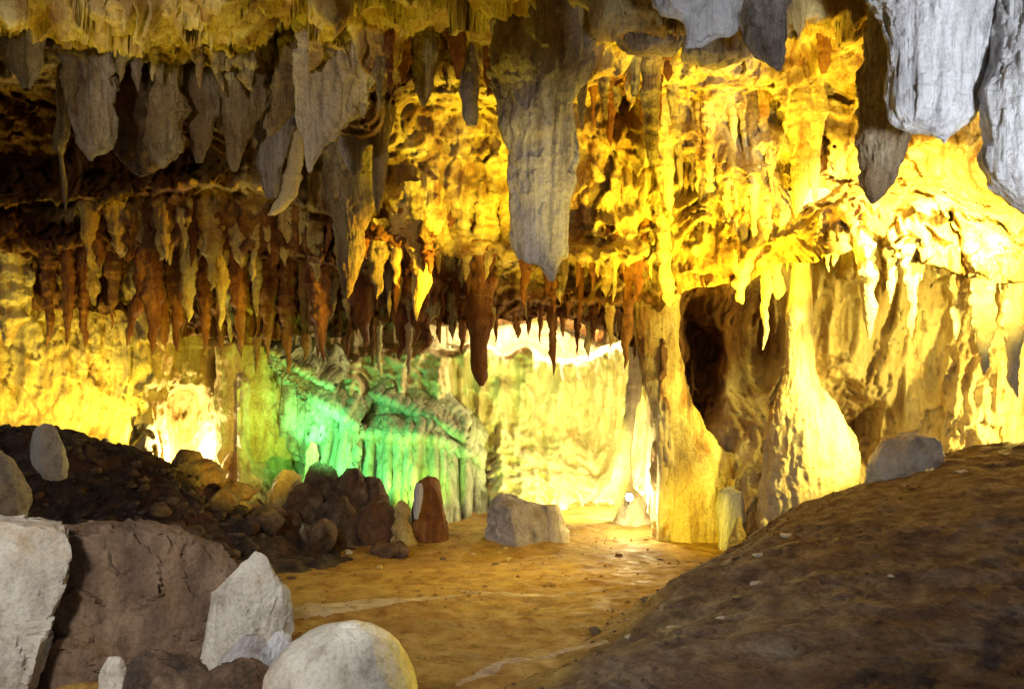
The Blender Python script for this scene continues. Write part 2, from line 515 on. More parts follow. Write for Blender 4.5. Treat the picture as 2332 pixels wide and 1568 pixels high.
def bank_z(X, Y):
    hh = np.interp(X, [-9, -6, -5.1, -4.4, -3.8, -3.0, -2.3, -1.7], [1.5, 1.36, 1.3, 1.0, .72, .30, -.02, -.2])
    r = sstep(7.2, 9.2, Y + .3 * fbm(X, Y, 0 * X, 2, 71)) * sstep(10.2, 9.45, Y)
    z = base_z(X, Y) + (hh + .2) * r - .12
    z += (.16 * fbm(X * 1.6, Y * 1.6, 0 * X, 4, 72, .6) + .10 * np.abs(fbm(X * 4, Y * 4, 0 * X, 3, 73))) * sstep(.02, .35, r)
    return z


X, Y = gridxy(-9, -1.6, 6.8, 11.6, .026)
tag(sheet('earth_bank', X, Y, bank_z(X, Y), M['bank'], True), kind='structure')


# ------------------------------------------------------------------ lofted rock bodies
def loft(name, rows, d, mat, label, cat, group=None, thick=.8, flute=.14, rough=.07, n=72, step=3.2, expo=2.0, lean=0.0,
         seed=None, stand=False, facets=0, maxdepth=None, ff=1.0, parent=None, jag=0.0, flk=.13, rooted=False, outl=.22):
    seed = seed if seed is not None else zlib.crc32(label.encode()) % 9973
    rows = sorted(rows)
    if stand:
        v0, l0, r0 = rows[0]
        hw, c0 = (r0 - l0) / 2, (r0 + l0) / 2
        hh = min(.3 * hw, 9)
        rows = [(v0 - hh * math.sin(q), c0 - hw * math.cos(q), c0 + hw * math.cos(q)) for q in (1.53, 1.35, 1.1, .8, .4)] + rows
    vv = np.arange(rows[0][0], rows[-1][0] + step * .5, step)
    if stand:
        vv = np.unique(np.concatenate([[r[0] for r in rows[:6]], vv]))
    if len(vv) < 8:
        vv = np.linspace(rows[0][0], rows[-1][0], 8)
    if not stand and rows[0][0] > 0 and not rooted:
        v0, l0, r0 = rows[0]
        q = 10
        while q < 200 and max(ceil_d(l0, v0 - q), ceil_d(r0, v0 - q), ceil_d((l0 + r0) / 2, v0 - q)) > d - .08:
            q += 6
        mw = (r0 - l0) * .12
        rows = [(v0 - q - 12, l0 + mw, r0 - mw)] + rows
    vv = np.arange(rows[0][0], rows[-1][0] + step * .5, step)
    if stand:
        vv = np.unique(np.concatenate([[r[0] for r in rows[:6]], vv]))
    if len(vv) < 8:
        vv = np.linspace(rows[0][0], rows[-1][0], 8)
    rv = [r[0] for r in rows]
    uL = np.interp(vv, rv, [r[1] for r in rows])
    uR = np.interp(vv, rv, [r[2] for r in rows])
    if len(vv) > 14 and not stand:
        k = np.array([1, 2, 3, 2, 1.]) / 9
        for arr in (uL, uR):
            p = np.pad(arr, 2, mode='edge')
            arr[:] = np.convolve(p, k, 'valid')
    dd = d + lean * (vv - vv[0]) / F * d
    cx = ((uL + uR) / 2 - CX) / F * dd
    cz = CZ - (vv - CY) / F * dd
    a = np.maximum((uR - uL) / 2 / F * dd, .004)
    amax = float(np.percentile(a, 85))
    if not facets:
        zz = cz / amax * 1.4
        a = a * (1 + outl * fbm(zz, 0 * zz + seed * .37, 0 * zz, 3, seed + 91, .4))
        cx = cx + outl * .7 * a * fbm(zz * .8, 0 * zz + seed * .71, 0 * zz, 2, seed + 95, .4)
    b = a * thick
    if maxdepth:
        b = np.minimum(b, maxdepth)
    th = np.linspace(0, 2 * np.pi, n, endpoint=False)
    e = 2 / expo
    ct, stn = np.cos(th), np.sin(th)
    cs = np.sign(ct) * np.abs(ct) ** e
    sn = np.sign(stn) * np.abs(stn) ** e
    PX = cx[:, None] + a[:, None] * cs[None]
    PY = dd[:, None] + b[:, None] * sn[None]
    PZ = np.repeat(cz[:, None], n, 1)
    q = ff / amax
    nx, ny, nz = PX * q, PY * q, PZ * q
    f1 = ridged(nx * 1.6, ny * 1.6, nz * .14, 2, seed) * .45 + ridged(nx * 4.2, ny * 4.2, nz * .3, 2, seed + 3) * .3 + ridged(nx * 9.5, ny * 9.5, nz * .6, 2, seed + 5) * .17
    f2 = fbm(nx * 1.3, ny * 1.3, nz * 1.0, 5, seed + 9, .58)
    lumps = -np.abs(fbm(nx * 1.1, ny * 1.1, nz * .8, 3, seed + 15)) + .18
    m = 1 + flute * f1 + rough * 2.0 * f2 + rough * 1.6 * lumps
    if not facets:
        m = m + flk * (.5 * flakes(nx * 1.6, ny * 1.6, nz * .55, seed + 60) + .3 * flakes(nx * 4.5, ny * 4.5, nz * 1.6, seed + 70))
    end = np.minimum(1, (len(vv) - 1 - np.arange(len(vv))) / 6.0)[:, None] if not stand else np.minimum(1, np.arange(len(vv)) / 6.0)[:, None]
    m = 1 + (m - 1) * (.35 + .65 * end)
    PX = cx[:, None] + (PX - cx[:, None]) * m
    PY = dd[:, None] + (PY - dd[:, None]) * m
    PZ = PZ + rough * 1.2 * amax * fbm(nx * 2 + 31, ny * 2, nz * 2, 3, seed + 19)
    if jag:
        PZ = PZ - jag * amax * np.maximum(0, ridged(nx * 2.2, ny * 2.2, 0 * nz, 2, seed + 23)) * (np.linspace(0, 1, len(vv)) ** 4)[:, None]
    P = np.stack([PX, PY, PZ], -1)
    if facets:
        r2 = np.random.RandomState(seed)
        cen = P.reshape(-1, 3).mean(0)
        ext = P.reshape(-1, 3).max(0) - P.reshape(-1, 3).min(0)
        Q = (P.reshape(-1, 3) - cen) / (ext / 2)
        for i in range(facets):
            nn = r2.normal(size=3) * np.array([1, 1, .8])
            if nn[1] > 0 and i % 3:
                nn[1] *= -1
            nn /= np.linalg.norm(nn)
            h = Q @ nn
            if nn[2] < -.1:
                h = Q @ (nn * np.array([1, 1, -.4]) / np.linalg.norm(nn * np.array([1, 1, -.4])))
                nn = nn * np.array([1, 1, -.4]) / np.linalg.norm(nn * np.array([1, 1, -.4]))
            lim = np.percentile(h, r2.uniform(96, 99) if abs(nn[0]) > .72 or nn[2] > .72 else r2.uniform(78, 93))
            over = np.maximum(h - lim, 0)
            Q = Q - over[:, None] * nn * .88
        shp = P.shape
        P = Q * (ext / 2) + cen
        nq = Q * np.array([1.6, 1.6, 1.3])
        out = Q / (np.linalg.norm(Q, axis=1)[:, None] + 1e-6)
        dsp = .05 * fbm(nq[:, 0] * 2.5, nq[:, 1] * 2.5, nq[:, 2] * 2.5, 5, seed + 81, .6) + .045 * flakes(nq[:, 0] * 2.6, nq[:, 1] * 2.6, nq[:, 2] * 2.6, seed + 83) * (fbm(nq[:, 0] * 1.5, nq[:, 1] * 1.5, nq[:, 2] * 1.5, 2, seed + 85) > -.05)
        P = (P + out * (dsp * amax)[:, None]).reshape(shp)
    r, c = P.shape[:2]
    org = P[-1].mean(0) if stand else P[0].mean(0)
    o = mesh_obj(name, P.reshape(-1, 3), grid_quads(r, c, True), mat, origin=org,
                 ngons=[list(range(c))[::-1][::-1], list(range((r - 1) * c, r * c))[::-1]], parent=parent)
    if facets:
        o.data.set_sharp_from_angle(angle=math.radians(28))
    if parent is None:
        tag(o, label, cat, group)
    return o


def drip_rows(u, vt, vb, w, lean=0.0, seed=0, blunt=.6, flare=1.35, up=26):
    r = random.Random(seed * 7 + 1)
    L = vb - vt
    rows = [(vt - up, u - w * flare / 2, u + w * flare / 2)]
    bulge = [r.uniform(.68, 1.3) for _ in range(7)]
    wav = [r.uniform(-1.6, 1.6) for _ in range(7)]
    for i in range(13):
        t = i / 12
        k = t * 6
        j = min(int(k), 5)
        bb = bulge[j] * (1 - (k - j)) + bulge[j + 1] * (k - j)
        ww = wav[j] * (1 - (k - j)) + wav[j + 1] * (k - j)
        fl = 1 + (flare - 1) * max(0, 1 - t / .2)
        width = w * fl * bb * max(.06, (1 - t ** 1.5) ** blunt)
        c = u + lean * t + ww * w * .16 * t
        rows.append((vt + L * t, c - width / 2, c + width / 2))
    return rows


def drip(u, vt, vb, w, mat, label, group=None, lean=0.0, d=None, off=0.0, name='stalactite', **kw):
    s = rnd.randrange(100000)
    if d is None:
        d = ceil_d(u, vt) + .04 + off
        for it in range(8):
            found = None
            for q in range(8, 130, 6):
                if ceil_d(u, vt - q) < d - .10 and ceil_d(u - w * .5, vt - q) < d - .02 and ceil_d(u + w * .5, vt - q) < d - .02:
                    found = q
                    break
            if found:
                break
            d += .08
        kw['up'] = (found or 60) + 10
    blunt = kw.pop('blunt', .6)
    flare = kw.pop('flare', 1.35)
    up = kw.pop('up', 26)
    n = 36 if w < 34 else 56
    kw.setdefault('flute', .22)
    kw.setdefault('rough', .16)
    kw.setdefault('thick', rnd.uniform(.55, 1.0))
    return loft(name, drip_rows(u, vt, vb, w, lean, s, blunt, flare, up), d, mat, label, 'stalactite', group, n=n, step=2.8, seed=s, rooted=True, **kw)


# --- the big hanging formations, traced one by one ---------------------------------------
loft('stalactite', [(-60, 1090, 1400), (0, 1120, 1370), (72, 1128, 1346), (126, 1120, 1340), (166, 1117, 1330), (200, 1131, 1312), (252, 1138, 1303),
                    (313, 1153, 1303), (349, 1170, 1305), (396, 1175, 1304), (468, 1171, 1294), (520, 1170, 1290), (565, 1174, 1289), (585, 1186, 1288),
                    (596, 1226, 1280), (605, 1240, 1272), (622, 1250, 1262)], 6.9, M['tan'],
     'huge grey fluted stalactite hanging down the middle of the cave to a narrow pale tip', 'stalactite', n=190, thick=.62, flute=.24, rough=.07, step=2.4, flk=.16, ff=1.3, jag=.18, outl=.1)
loft('stalactite', [(-80, 1985, 2300), (0, 2005, 2285), (40, 2030, 2270), (100, 2038, 2252), (180, 2034, 2226), (235, 2031, 2218), (262, 2036, 2210),
                    (282, 2046, 2196), (296, 2070, 2176), (304, 2105, 2165), (309, 2140, 2156)], 6.0, M['white'],
     'broad white blunt-ended stalactite at the upper right, with fine vertical ribs', 'stalactite', n=190, thick=.6, flute=.2, rough=.05, step=2.4, flk=.12, ff=1.5, jag=.12, outl=.06)
loft('stalactite', [(-80, 2290, 2640), (0, 2290, 2620), (90, 2278, 2600), (150, 2262, 2590), (205, 2244, 2580), (260, 2252, 2570), (310, 2260, 2560), (365, 2254, 2550), (420, 2272, 2520), (455, 2310, 2480), (490, 2350, 2440), (520, 2380, 2410)],
     5.7, M['white'], 'white stalactite cut off by the right edge of the picture', 'stalactite', n=160, thick=.7, flute=.12, rough=.05, step=2.6, flk=.07, ff=1.6, outl=.05)
loft('stalactite', [(-60, 1970, 2045), (50, 1985, 2048), (160, 1958, 2040), (235, 1966, 2036), (300, 1958, 2062), (360, 1964, 2046), (415, 1968, 2030), (445, 1974, 2012), (466, 1983, 1991)],
     6.9, M['olive'], 'long olive brown stalactite just left of the broad white one', 'stalactite', n=120, thick=.8, flute=.28, rough=.1, flk=.18)
loft('stalactite', [(-60, 1680, 1800), (0, 1686, 1800), (50, 1690, 1792), (85, 1692, 1786), (115, 1708, 1786), (140, 1745, 1784), (152, 1760, 1782), (163, 1768, 1778)],
     6.2, M['grey'], 'stubby grey mottled stalactite with a white tip at the top edge right of centre', 'stalactite', n=90, thick=.8, flute=.08, rough=.14)
loft('rock_pendant', [(-80, 1470, 1700), (0, 1474, 1696), (25, 1488, 1690), (45, 1540, 1690), (60, 1548, 1688), (75, 1556, 1684), (92, 1560, 1580)],
     5.6, M['white'], 'pale grey pendant of rock with a ragged lower edge at the top of the picture', 'rock pendant', n=110, thick=.5, flute=.08, rough=.12, jag=.25)
loft('stalactite', [(60, 2212, 2290), (110, 2222, 2284), (150, 2218, 2268), (180, 2220, 2256), (196, 2226, 2248), (206, 2232, 2240)],
     6.6, M['olive'], 'short tan stalactite squeezed between the two white ones', 'stalactite', n=60)
loft('stalactite', [(120, 150, 262), (205, 158, 248), (252, 168, 251), (306, 180, 253), (330, 186, 247), (345, 194, 236), (356, 198, 214), (368, 202, 210)],
     7.6, M['tan'], 'broad grey stalactite with blunt brown bottom and small white tip, upper left', 'stalactite', n=130, flute=.42, rough=.09, flk=.2, step=2.6)
loft('stalactite', [(110, 340, 420), (173, 350, 406), (216, 352, 414), (270, 343, 416), (324, 342, 404), (352, 349, 399), (370, 356, 384), (382, 364, 374)],
     7.7, M['olive'], 'brown stalactite with a yellow lit edge right of the broad grey one at upper left', 'stalactite', n=130, flute=.42, rough=.14, flk=.24, step=2.6)
loft('stalactite', [(230, 128, 168), (277, 133, 161), (330, 118, 149), (342, 122, 147), (348, 134, 143), (365, 135, 144), (415, 141, 153), (450, 143, 152), (478, 148, 152)],
     8.2, M['olive'], 'small block-shaped stalactite drawn out into a long thread at the far left', 'stalactite', n=40, rough=.08)
loft('stalactite', [(-20, 0, 110), (90, 4, 92), (140, 18, 88), (165, 30, 84), (178, 42, 74), (190, 50, 66)],
     6.9, M['grey'], 'ragged grey stalactite in the top left corner under the roof edge', 'stalactite', n=80, flute=.16, rough=.12, jag=.4)
loft('stalactite', [(60, 636, 700), (133, 640, 684), (190, 620, 674), (252, 616, 667), (288, 608, 645), (305, 608, 624), (314, 610, 616)],
     7.5, M['olive'], 'curved yellow-brown stalactite with a cream tip at upper left of centre', 'stalactite', n=80, flute=.16, rough=.11)
loft('rock_drapery', [(40, 700, 930), (133, 684, 862), (180, 684, 846), (216, 681, 828), (260, 684, 798), (300, 688, 768), (340, 692, 738), (372, 698, 716), (392, 702, 708)],
     7.3, M['tan'], 'large slanting grey drapery of fluted rock narrowing to a white tip, left of centre', 'drapery', n=180, thick=.45, flute=.4, rough=.1, flk=.2, ff=1.3, step=2.6)
loft('stalactite', [(310, 650, 700), (330, 658, 694), (380, 651, 686), (414, 642, 684), (450, 630, 673), (478, 616, 646), (492, 608, 622)],
     8.4, M['flow'], 'cream leaf-shaped stalactite leaning left below the slanting grey drapery', 'stalactite', n=64, flute=.12, rough=.07)
loft('stalactite', [(340, 735, 860), (394, 748, 846), (450, 752, 846), (500, 764, 842), (550, 770, 828), (600, 776, 818), (640, 778, 808), (665, 782, 802), (684, 788, 794)],
     8.9, M['olive'], 'big carrot-shaped brown stalactite with a bright yellow right edge, left of centre', 'stalactite', n=130, flute=.28, rough=.12, flk=.2)
loft('stalactite', [(120, 835, 910), (200, 842, 902), (290, 846, 892), (380, 850, 880), (440, 850, 874), (470, 854, 866), (484, 857, 862)],
     8.3, M['olive'], 'narrow brown stalactite with a pale grey tip beside the bright yellow wall', 'stalactite', n=64, flute=.18)
loft('stalactite', [(20, 925, 1005), (80, 935, 1000), (150, 936, 992), (200, 948, 984), (230, 956, 974), (244, 962, 967)],
     7.7, M['olive'], 'grey-green pointed stalactite hanging in front of the yellow wall left of the huge one', 'stalactite', n=64, flute=.14, rough=.1)
loft('stalactite', [(60, 1030, 1110), (130, 1044, 1092), (170, 1046, 1090), (230, 1050, 1088), (268, 1054, 1086), (284, 1062, 1084)],
     7.9, M['grey'], 'short flat grey stalactite with a square end left of the huge one', 'stalactite', n=56, flute=.1, rough=.07)
loft('stalactite', [(40, 990, 1060), (100, 1026, 1062), (140, 1030, 1060), (165, 1036, 1050), (180, 1040, 1045)],
     7.7, M['brown'], 'small dark brown stalactite tucked between two grey ones left of the huge one', 'stalactite', n=44)
loft('stalactite', [(60, 1460, 1520), (120, 1458, 1506), (220, 1462, 1502), (300, 1466, 1500), (350, 1472, 1498), (378, 1480, 1490)],
     8.2, M['olive'], 'long smooth brown stalactite right of the huge grey one', 'stalactite', n=56, flute=.12)
loft('stalactite', [(70, 1424, 1466), (150, 1432, 1458), (200, 1436, 1456), (222, 1441, 1450)], 8.1, M['grey'],
     'small grey-brown stalactite between the huge grey one and the long smooth brown one', 'stalactite', n=40)
loft('stalactite', [(130, 1310, 1345), (200, 1312, 1338), (260, 1316, 1332), (290, 1322, 1328)], 7.6, M['olive'],
     'thin brown stalactite close against the right side of the huge grey one', 'stalactite', n=40)
loft('stalactite', [(340, 1490, 1530), (385, 1494, 1534), (430, 1502, 1534), (460, 1512, 1532), (482, 1520, 1528)], 9.2, M['flow'],
     'pale cream stalactite below the long smooth brown one', 'stalactite', n=44)
loft('stalactite', [(20, 1850, 1905), (70, 1860, 1895), (120, 1862, 1892), (150, 1866, 1888), (168, 1870, 1882)], 8.0, M['brown'],
     'small orange brown stalactite high on the yellow wall right of centre', 'stalactite', n=44)
loft('stalactite', [(270, 1790, 1850), (330, 1800, 1842), (400, 1802, 1838), (450, 1808, 1832), (490, 1810, 1824), (506, 1812, 1817)], 9.0, M['ochre'],
     'brown-gold stalactite hanging over the white-hot rock slope, the longer of a pair', 'stalactite', n=56, flute=.16)
loft('stalactite', [(270, 1832, 1882), (330, 1838, 1868), (400, 1842, 1866), (450, 1848, 1862), (468, 1852, 1858)], 9.0, M['ochre'],
     'brown-gold stalactite hanging over the white-hot rock slope, the shorter of a pair', 'stalactite', n=56, flute=.16)
# dark mass with a hole between the two upper left stalactites
loft('rock_pendant', [(130, 230, 460), (190, 245, 440), (250, 250, 420), (300, 258, 400), (350, 262, 390), (388, 300, 360), (402, 320, 345)],
     8.5, M['dark_rock'], 'dark brown lump of rock behind the two stalactites at upper left', 'rock pendant', n=120, thick=.5, flute=.2, rough=.16, flk=.2)
# furry brown masses u 430..660
for (rows, d, mm, lb) in [
    ([(120, 420, 520), (200, 426, 500), (280, 432, 486), (340, 436, 470), (372, 446, 460)], 8.0, 'olive', 'dark brown ribbed pendant right of the yellow-edged stalactite at upper left'),
    ([(110, 490, 620), (180, 500, 606), (250, 508, 590), (310, 512, 570), (360, 520, 548), (392, 528, 540)], 7.9, 'olive', 'wide brown ribbed pendant left of the curved yellow-brown stalactite'),
    ([(210, 576, 690), (300, 586, 660), (360, 590, 650), (410, 596, 640), (450, 606, 628)], 8.3, 'grey', 'grey brown ribbed pendant hanging beneath the curved yellow-brown stalactite'),
    ([(230, 760, 860), (290, 770, 842), (340, 776, 832), (380, 790, 822), (398, 800, 810)], 8.3, 'grey', 'grey pendant in the dark gap right of the slanting drapery'),
]:
    loft('rock_pendant', rows, d, M[mm], lb, 'rock pendant', n=150, thick=.5, flute=.42, rough=.11, flk=.24, step=2.6)
# roof blocks at the top right of centre
for (rows, d, lb) in [
    ([(14, 1420, 1530), (30, 1400, 1548), (60, 1392, 1556), (95, 1400, 1560), (118, 1430, 1540)], 7.3, 'brown roof block in front of the pale pendant, left one of two'),
    ([(26, 1590, 1620), (40, 1578, 1650), (70, 1560, 1690), (100, 1545, 1710), (128, 1560, 1700), (150, 1600, 1660)], 7.3, 'brown peaked roof block in front of the pale pendant, right one of two'),
]:
    loft('roof_block', rows, d, M['olive'], lb, 'rock', n=90, thick=.6, flute=.04, rough=.16, facets=10)

# --- columns ------------------------------------------------------------------------------
loft('flowstone_column', [(440, 1785, 1885), (480, 1788, 1880), (540, 1796, 1862), (580, 1806, 1842), (630, 1803, 1846), (690, 1796, 1848), (730, 1790, 1848), (770, 1792, 1853), (830, 1790, 1855), (880, 1780, 1866),
                          (915, 1768, 1896), (942, 1758, 1914), (990, 1752, 1934), (1030, 1748, 1944), (1070, 1746, 1946), (1100, 1742, 1940), (1140, 1736, 1925), (1200, 1728, 1900), (1250, 1715, 1895)],
     9.2, M['flow'], 'pale floor-to-roof flowstone column with a swollen foot behind the brown mound', 'column', n=180, thick=.85, flute=.09, rough=.055, step=2.6, stand=True, flk=.07, ff=1.9, outl=.03)
loft('flowstone_column', [(600, 1440, 1545), (700, 1442, 1545), (780, 1448, 1545), (850, 1464, 1552), (920, 1480, 1575), (990, 1496, 1612), (1050, 1505, 1660), (1110, 1500, 1680), (1180, 1494, 1688), (1260, 1486, 1694)],
     10.15, M['ochre'], 'wide yellow flowstone column left of the dark recess, spreading at its foot', 'column', n=160, thick=.42, flute=.2, rough=.1, stand=True, flk=.16, ff=1.4, outl=.06)
loft('flowstone_column', [(650, 1428, 1472), (760, 1430, 1470), (830, 1432, 1466), (890, 1426, 1460), (950, 1420, 1446), (1010, 1410, 1440), (1060, 1402, 1436), (1110, 1396, 1440), (1130, 1404, 1462), (1180, 1396, 1480), (1250, 1388, 1494)],
     10.9, M['flow'], 'thin leaning column with a brown shaft and a bright foot at the floodlight', 'column', n=70, thick=.8, flute=.14, rough=.08, stand=True)
loft('flowstone_column', [(735, 285, 405), (760, 286, 398), (800, 290, 390), (860, 296, 378), (930, 300, 372), (1000, 298, 372), (1060, 300, 378), (1140, 296, 384)],
     11.6, M['ochre'], 'brown flowstone column left of the white-hot niche in the left wall', 'column', n=100, thick=.6, flute=.18, rough=.08, stand=True)
loft('flowstone_mound', [(790, 500, 600), (840, 492, 606), (900, 498, 616), (950, 508, 632), (1000, 500, 650), (1060, 490, 662), (1140, 478, 674)],
     11.75, M['ochre'], 'bulging ochre flowstone right of the white-hot niche in the left wall', 'flowstone', n=140, thick=.5, flute=.22, rough=.12, stand=True, flk=.16)

# --- small formations on the right shelf --------------------------------------------------
RS = 'stalactites under the bright shelf at right'
for (u, vt, vb, w, ln, lb) in [
    (1745, 520, 796, 32, -2, 'long golden leaf-tipped stalactite left of the pale column'),
    (1768, 540, 682, 44, 0, 'thick golden stalactite touching the top of the pale column'),
    (1690, 600, 694, 42, -6, 'short bright leaf-shaped stalactite over the arch of the dark recess'),
    (1522, 575, 700, 40, 0, 'lumpy golden stalactite left of the arch of the dark recess'),
    (1972, 560, 770, 44, 6, 'leftmost long cream stalactite under the bright shelf at right'),
    (2033, 570, 690, 26, -3, 'short ragged cream stalactite under the bright shelf, between two longer ones'),
    (2074, 575, 768, 30, 2, 'second long cream stalactite under the bright shelf at right, with a blunt end'),
    (2182, 595, 772, 38, 2, 'third long cream stalactite under the bright shelf at right'),
    (2236, 610, 856, 62, 6, 'widest cream stalactite under the bright shelf, near the right edge'),
    (2306, 630, 905, 46, 8, 'cream stalactite under the bright shelf at the right edge of the picture'),
]:
    drip(u, vt, vb, w, M['flow'], lb, RS, lean=ln, blunt=.5)

# --- the dark fringe ----------------------------------------------------------------------
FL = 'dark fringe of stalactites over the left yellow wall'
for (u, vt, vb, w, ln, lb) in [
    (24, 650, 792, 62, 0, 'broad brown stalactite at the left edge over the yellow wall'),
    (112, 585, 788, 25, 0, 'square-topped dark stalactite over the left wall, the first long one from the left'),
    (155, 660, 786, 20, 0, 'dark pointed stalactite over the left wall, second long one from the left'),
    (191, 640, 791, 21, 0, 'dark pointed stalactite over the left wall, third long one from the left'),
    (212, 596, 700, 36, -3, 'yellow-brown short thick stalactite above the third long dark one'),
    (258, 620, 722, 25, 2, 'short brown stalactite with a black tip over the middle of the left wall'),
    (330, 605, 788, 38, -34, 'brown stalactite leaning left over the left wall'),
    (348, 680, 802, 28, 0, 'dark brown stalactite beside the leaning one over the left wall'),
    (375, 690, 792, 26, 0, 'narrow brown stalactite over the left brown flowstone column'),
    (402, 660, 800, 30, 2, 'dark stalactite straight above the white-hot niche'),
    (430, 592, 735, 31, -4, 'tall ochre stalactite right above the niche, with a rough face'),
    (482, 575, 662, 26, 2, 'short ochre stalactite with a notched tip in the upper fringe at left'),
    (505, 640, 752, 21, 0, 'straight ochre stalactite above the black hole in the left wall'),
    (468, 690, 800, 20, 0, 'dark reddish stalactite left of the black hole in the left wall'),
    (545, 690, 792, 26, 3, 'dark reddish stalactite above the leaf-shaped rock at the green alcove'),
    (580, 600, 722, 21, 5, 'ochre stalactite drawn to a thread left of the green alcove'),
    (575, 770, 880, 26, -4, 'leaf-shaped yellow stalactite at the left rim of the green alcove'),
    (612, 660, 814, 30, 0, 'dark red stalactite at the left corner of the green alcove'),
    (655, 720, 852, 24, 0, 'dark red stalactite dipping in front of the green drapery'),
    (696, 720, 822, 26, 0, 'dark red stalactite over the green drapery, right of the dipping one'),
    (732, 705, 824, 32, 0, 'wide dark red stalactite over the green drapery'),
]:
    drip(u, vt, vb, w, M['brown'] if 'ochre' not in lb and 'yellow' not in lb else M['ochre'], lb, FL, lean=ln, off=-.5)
FM = 'fringe of stalactites over the alcove'
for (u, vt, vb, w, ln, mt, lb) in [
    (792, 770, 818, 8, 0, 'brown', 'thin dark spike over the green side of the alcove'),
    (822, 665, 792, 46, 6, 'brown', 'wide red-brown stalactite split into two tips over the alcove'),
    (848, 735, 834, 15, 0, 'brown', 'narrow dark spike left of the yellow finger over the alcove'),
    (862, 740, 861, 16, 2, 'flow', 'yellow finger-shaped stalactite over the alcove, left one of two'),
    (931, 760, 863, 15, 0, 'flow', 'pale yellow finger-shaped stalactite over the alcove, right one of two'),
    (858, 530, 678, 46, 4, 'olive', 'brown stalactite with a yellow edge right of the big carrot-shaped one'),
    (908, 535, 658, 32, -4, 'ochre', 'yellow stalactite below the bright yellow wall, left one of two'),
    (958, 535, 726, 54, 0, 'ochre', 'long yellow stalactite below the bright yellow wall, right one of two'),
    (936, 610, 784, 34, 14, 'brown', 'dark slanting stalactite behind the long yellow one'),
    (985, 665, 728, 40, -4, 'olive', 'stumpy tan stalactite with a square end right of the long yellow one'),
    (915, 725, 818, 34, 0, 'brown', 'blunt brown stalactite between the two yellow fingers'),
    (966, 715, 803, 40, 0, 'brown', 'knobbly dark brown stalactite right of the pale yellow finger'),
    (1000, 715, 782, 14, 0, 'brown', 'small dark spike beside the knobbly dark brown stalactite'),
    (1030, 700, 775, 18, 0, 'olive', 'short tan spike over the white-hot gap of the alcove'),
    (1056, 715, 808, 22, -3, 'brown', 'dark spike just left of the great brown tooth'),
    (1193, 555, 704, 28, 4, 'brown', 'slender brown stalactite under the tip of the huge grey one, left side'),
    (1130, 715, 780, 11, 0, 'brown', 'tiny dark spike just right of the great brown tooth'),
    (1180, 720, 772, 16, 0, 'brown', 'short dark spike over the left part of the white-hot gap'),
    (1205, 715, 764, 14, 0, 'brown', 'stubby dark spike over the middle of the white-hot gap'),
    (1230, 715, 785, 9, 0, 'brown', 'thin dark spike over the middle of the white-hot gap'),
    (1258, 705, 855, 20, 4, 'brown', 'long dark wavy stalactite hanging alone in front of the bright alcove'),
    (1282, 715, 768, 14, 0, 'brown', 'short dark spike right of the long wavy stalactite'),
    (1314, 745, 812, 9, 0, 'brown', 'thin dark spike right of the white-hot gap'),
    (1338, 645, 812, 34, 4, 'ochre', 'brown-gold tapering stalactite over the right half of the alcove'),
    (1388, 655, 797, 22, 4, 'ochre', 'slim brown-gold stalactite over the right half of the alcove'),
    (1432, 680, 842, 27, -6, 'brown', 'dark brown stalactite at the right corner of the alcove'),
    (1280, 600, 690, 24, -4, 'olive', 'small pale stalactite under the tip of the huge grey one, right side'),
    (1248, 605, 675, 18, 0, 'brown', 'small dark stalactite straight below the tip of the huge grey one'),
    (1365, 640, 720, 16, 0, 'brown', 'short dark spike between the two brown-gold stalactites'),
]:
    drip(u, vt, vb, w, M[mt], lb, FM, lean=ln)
loft('stalactite', [(590, 1052, 1128), (650, 1060, 1124), (700, 1066, 1120), (760, 1068, 1118), (800, 1070, 1110), (840, 1074, 1108), (862, 1082, 1106), (879, 1092, 1100)],
     10.15, M['brown'], 'great brown tooth, the longest stalactite over the alcove', 'stalactite', FM, n=64, flute=.16, rough=.07)
UPL = 'stalactites of the upper layer at left'
for (u, vt, vb, w, ln, lb) in [
    (206, 486, 594, 34, -8, 'yellow-brown bent stalactite in the upper layer at far left'),
    (275, 515, 590, 46, 0, 'squat orange stalactite in the upper layer at left'),
    (322, 505, 562, 24, 0, 'small ochre stalactite right of the squat orange one'),
    (372, 505, 592, 32, -6, 'yellow stalactite with a hooked tip in the upper layer at left'),
    (420, 500, 570, 22, 0, 'short yellow stalactite right of the hooked one in the upper layer'),
    (500, 510, 588, 20, 3, 'short ochre stalactite in the middle of the upper layer'),
    (553, 545, 612, 40, 0, 'wide ochre stalactite at the right of the upper layer'),
    (650, 520, 606, 24, 0, 'ochre stalactite left of the big carrot-shaped one'),
    (690, 485, 560, 24, -3, 'yellow stalactite below the cream leaf-shaped one'),
    (720, 560, 640, 28, 0, 'dark ochre stalactite close left of the big carrot-shaped one'),
    (1110, 545, 640, 30, -6, 'yellow stalactite left of the tip of the huge grey one'),
    (1060, 560, 640, 26, 3, 'golden stalactite in the row left of the tip of the huge grey one'),
]:
    drip(u, vt, vb, w, M['ochre'], lb, UPL, lean=ln)


def filler(u0, u1, n, vt, vb, w, mats, label, group, dv=30):
    for i in range(n):
        u = u0 + (u1 - u0) * (i + rnd.uniform(.1, .9)) / n
        a = vt(u) + rnd.uniform(-dv, dv)
        L = rnd.uniform(.45, 1.0) ** 1.3
        b = a + (vb(u) - vt(u)) * L
        drip(u, a, b, w * rnd.uniform(.55, 1.35), M[rnd.choice(mats)], label, group, lean=rnd.uniform(-7, 7))


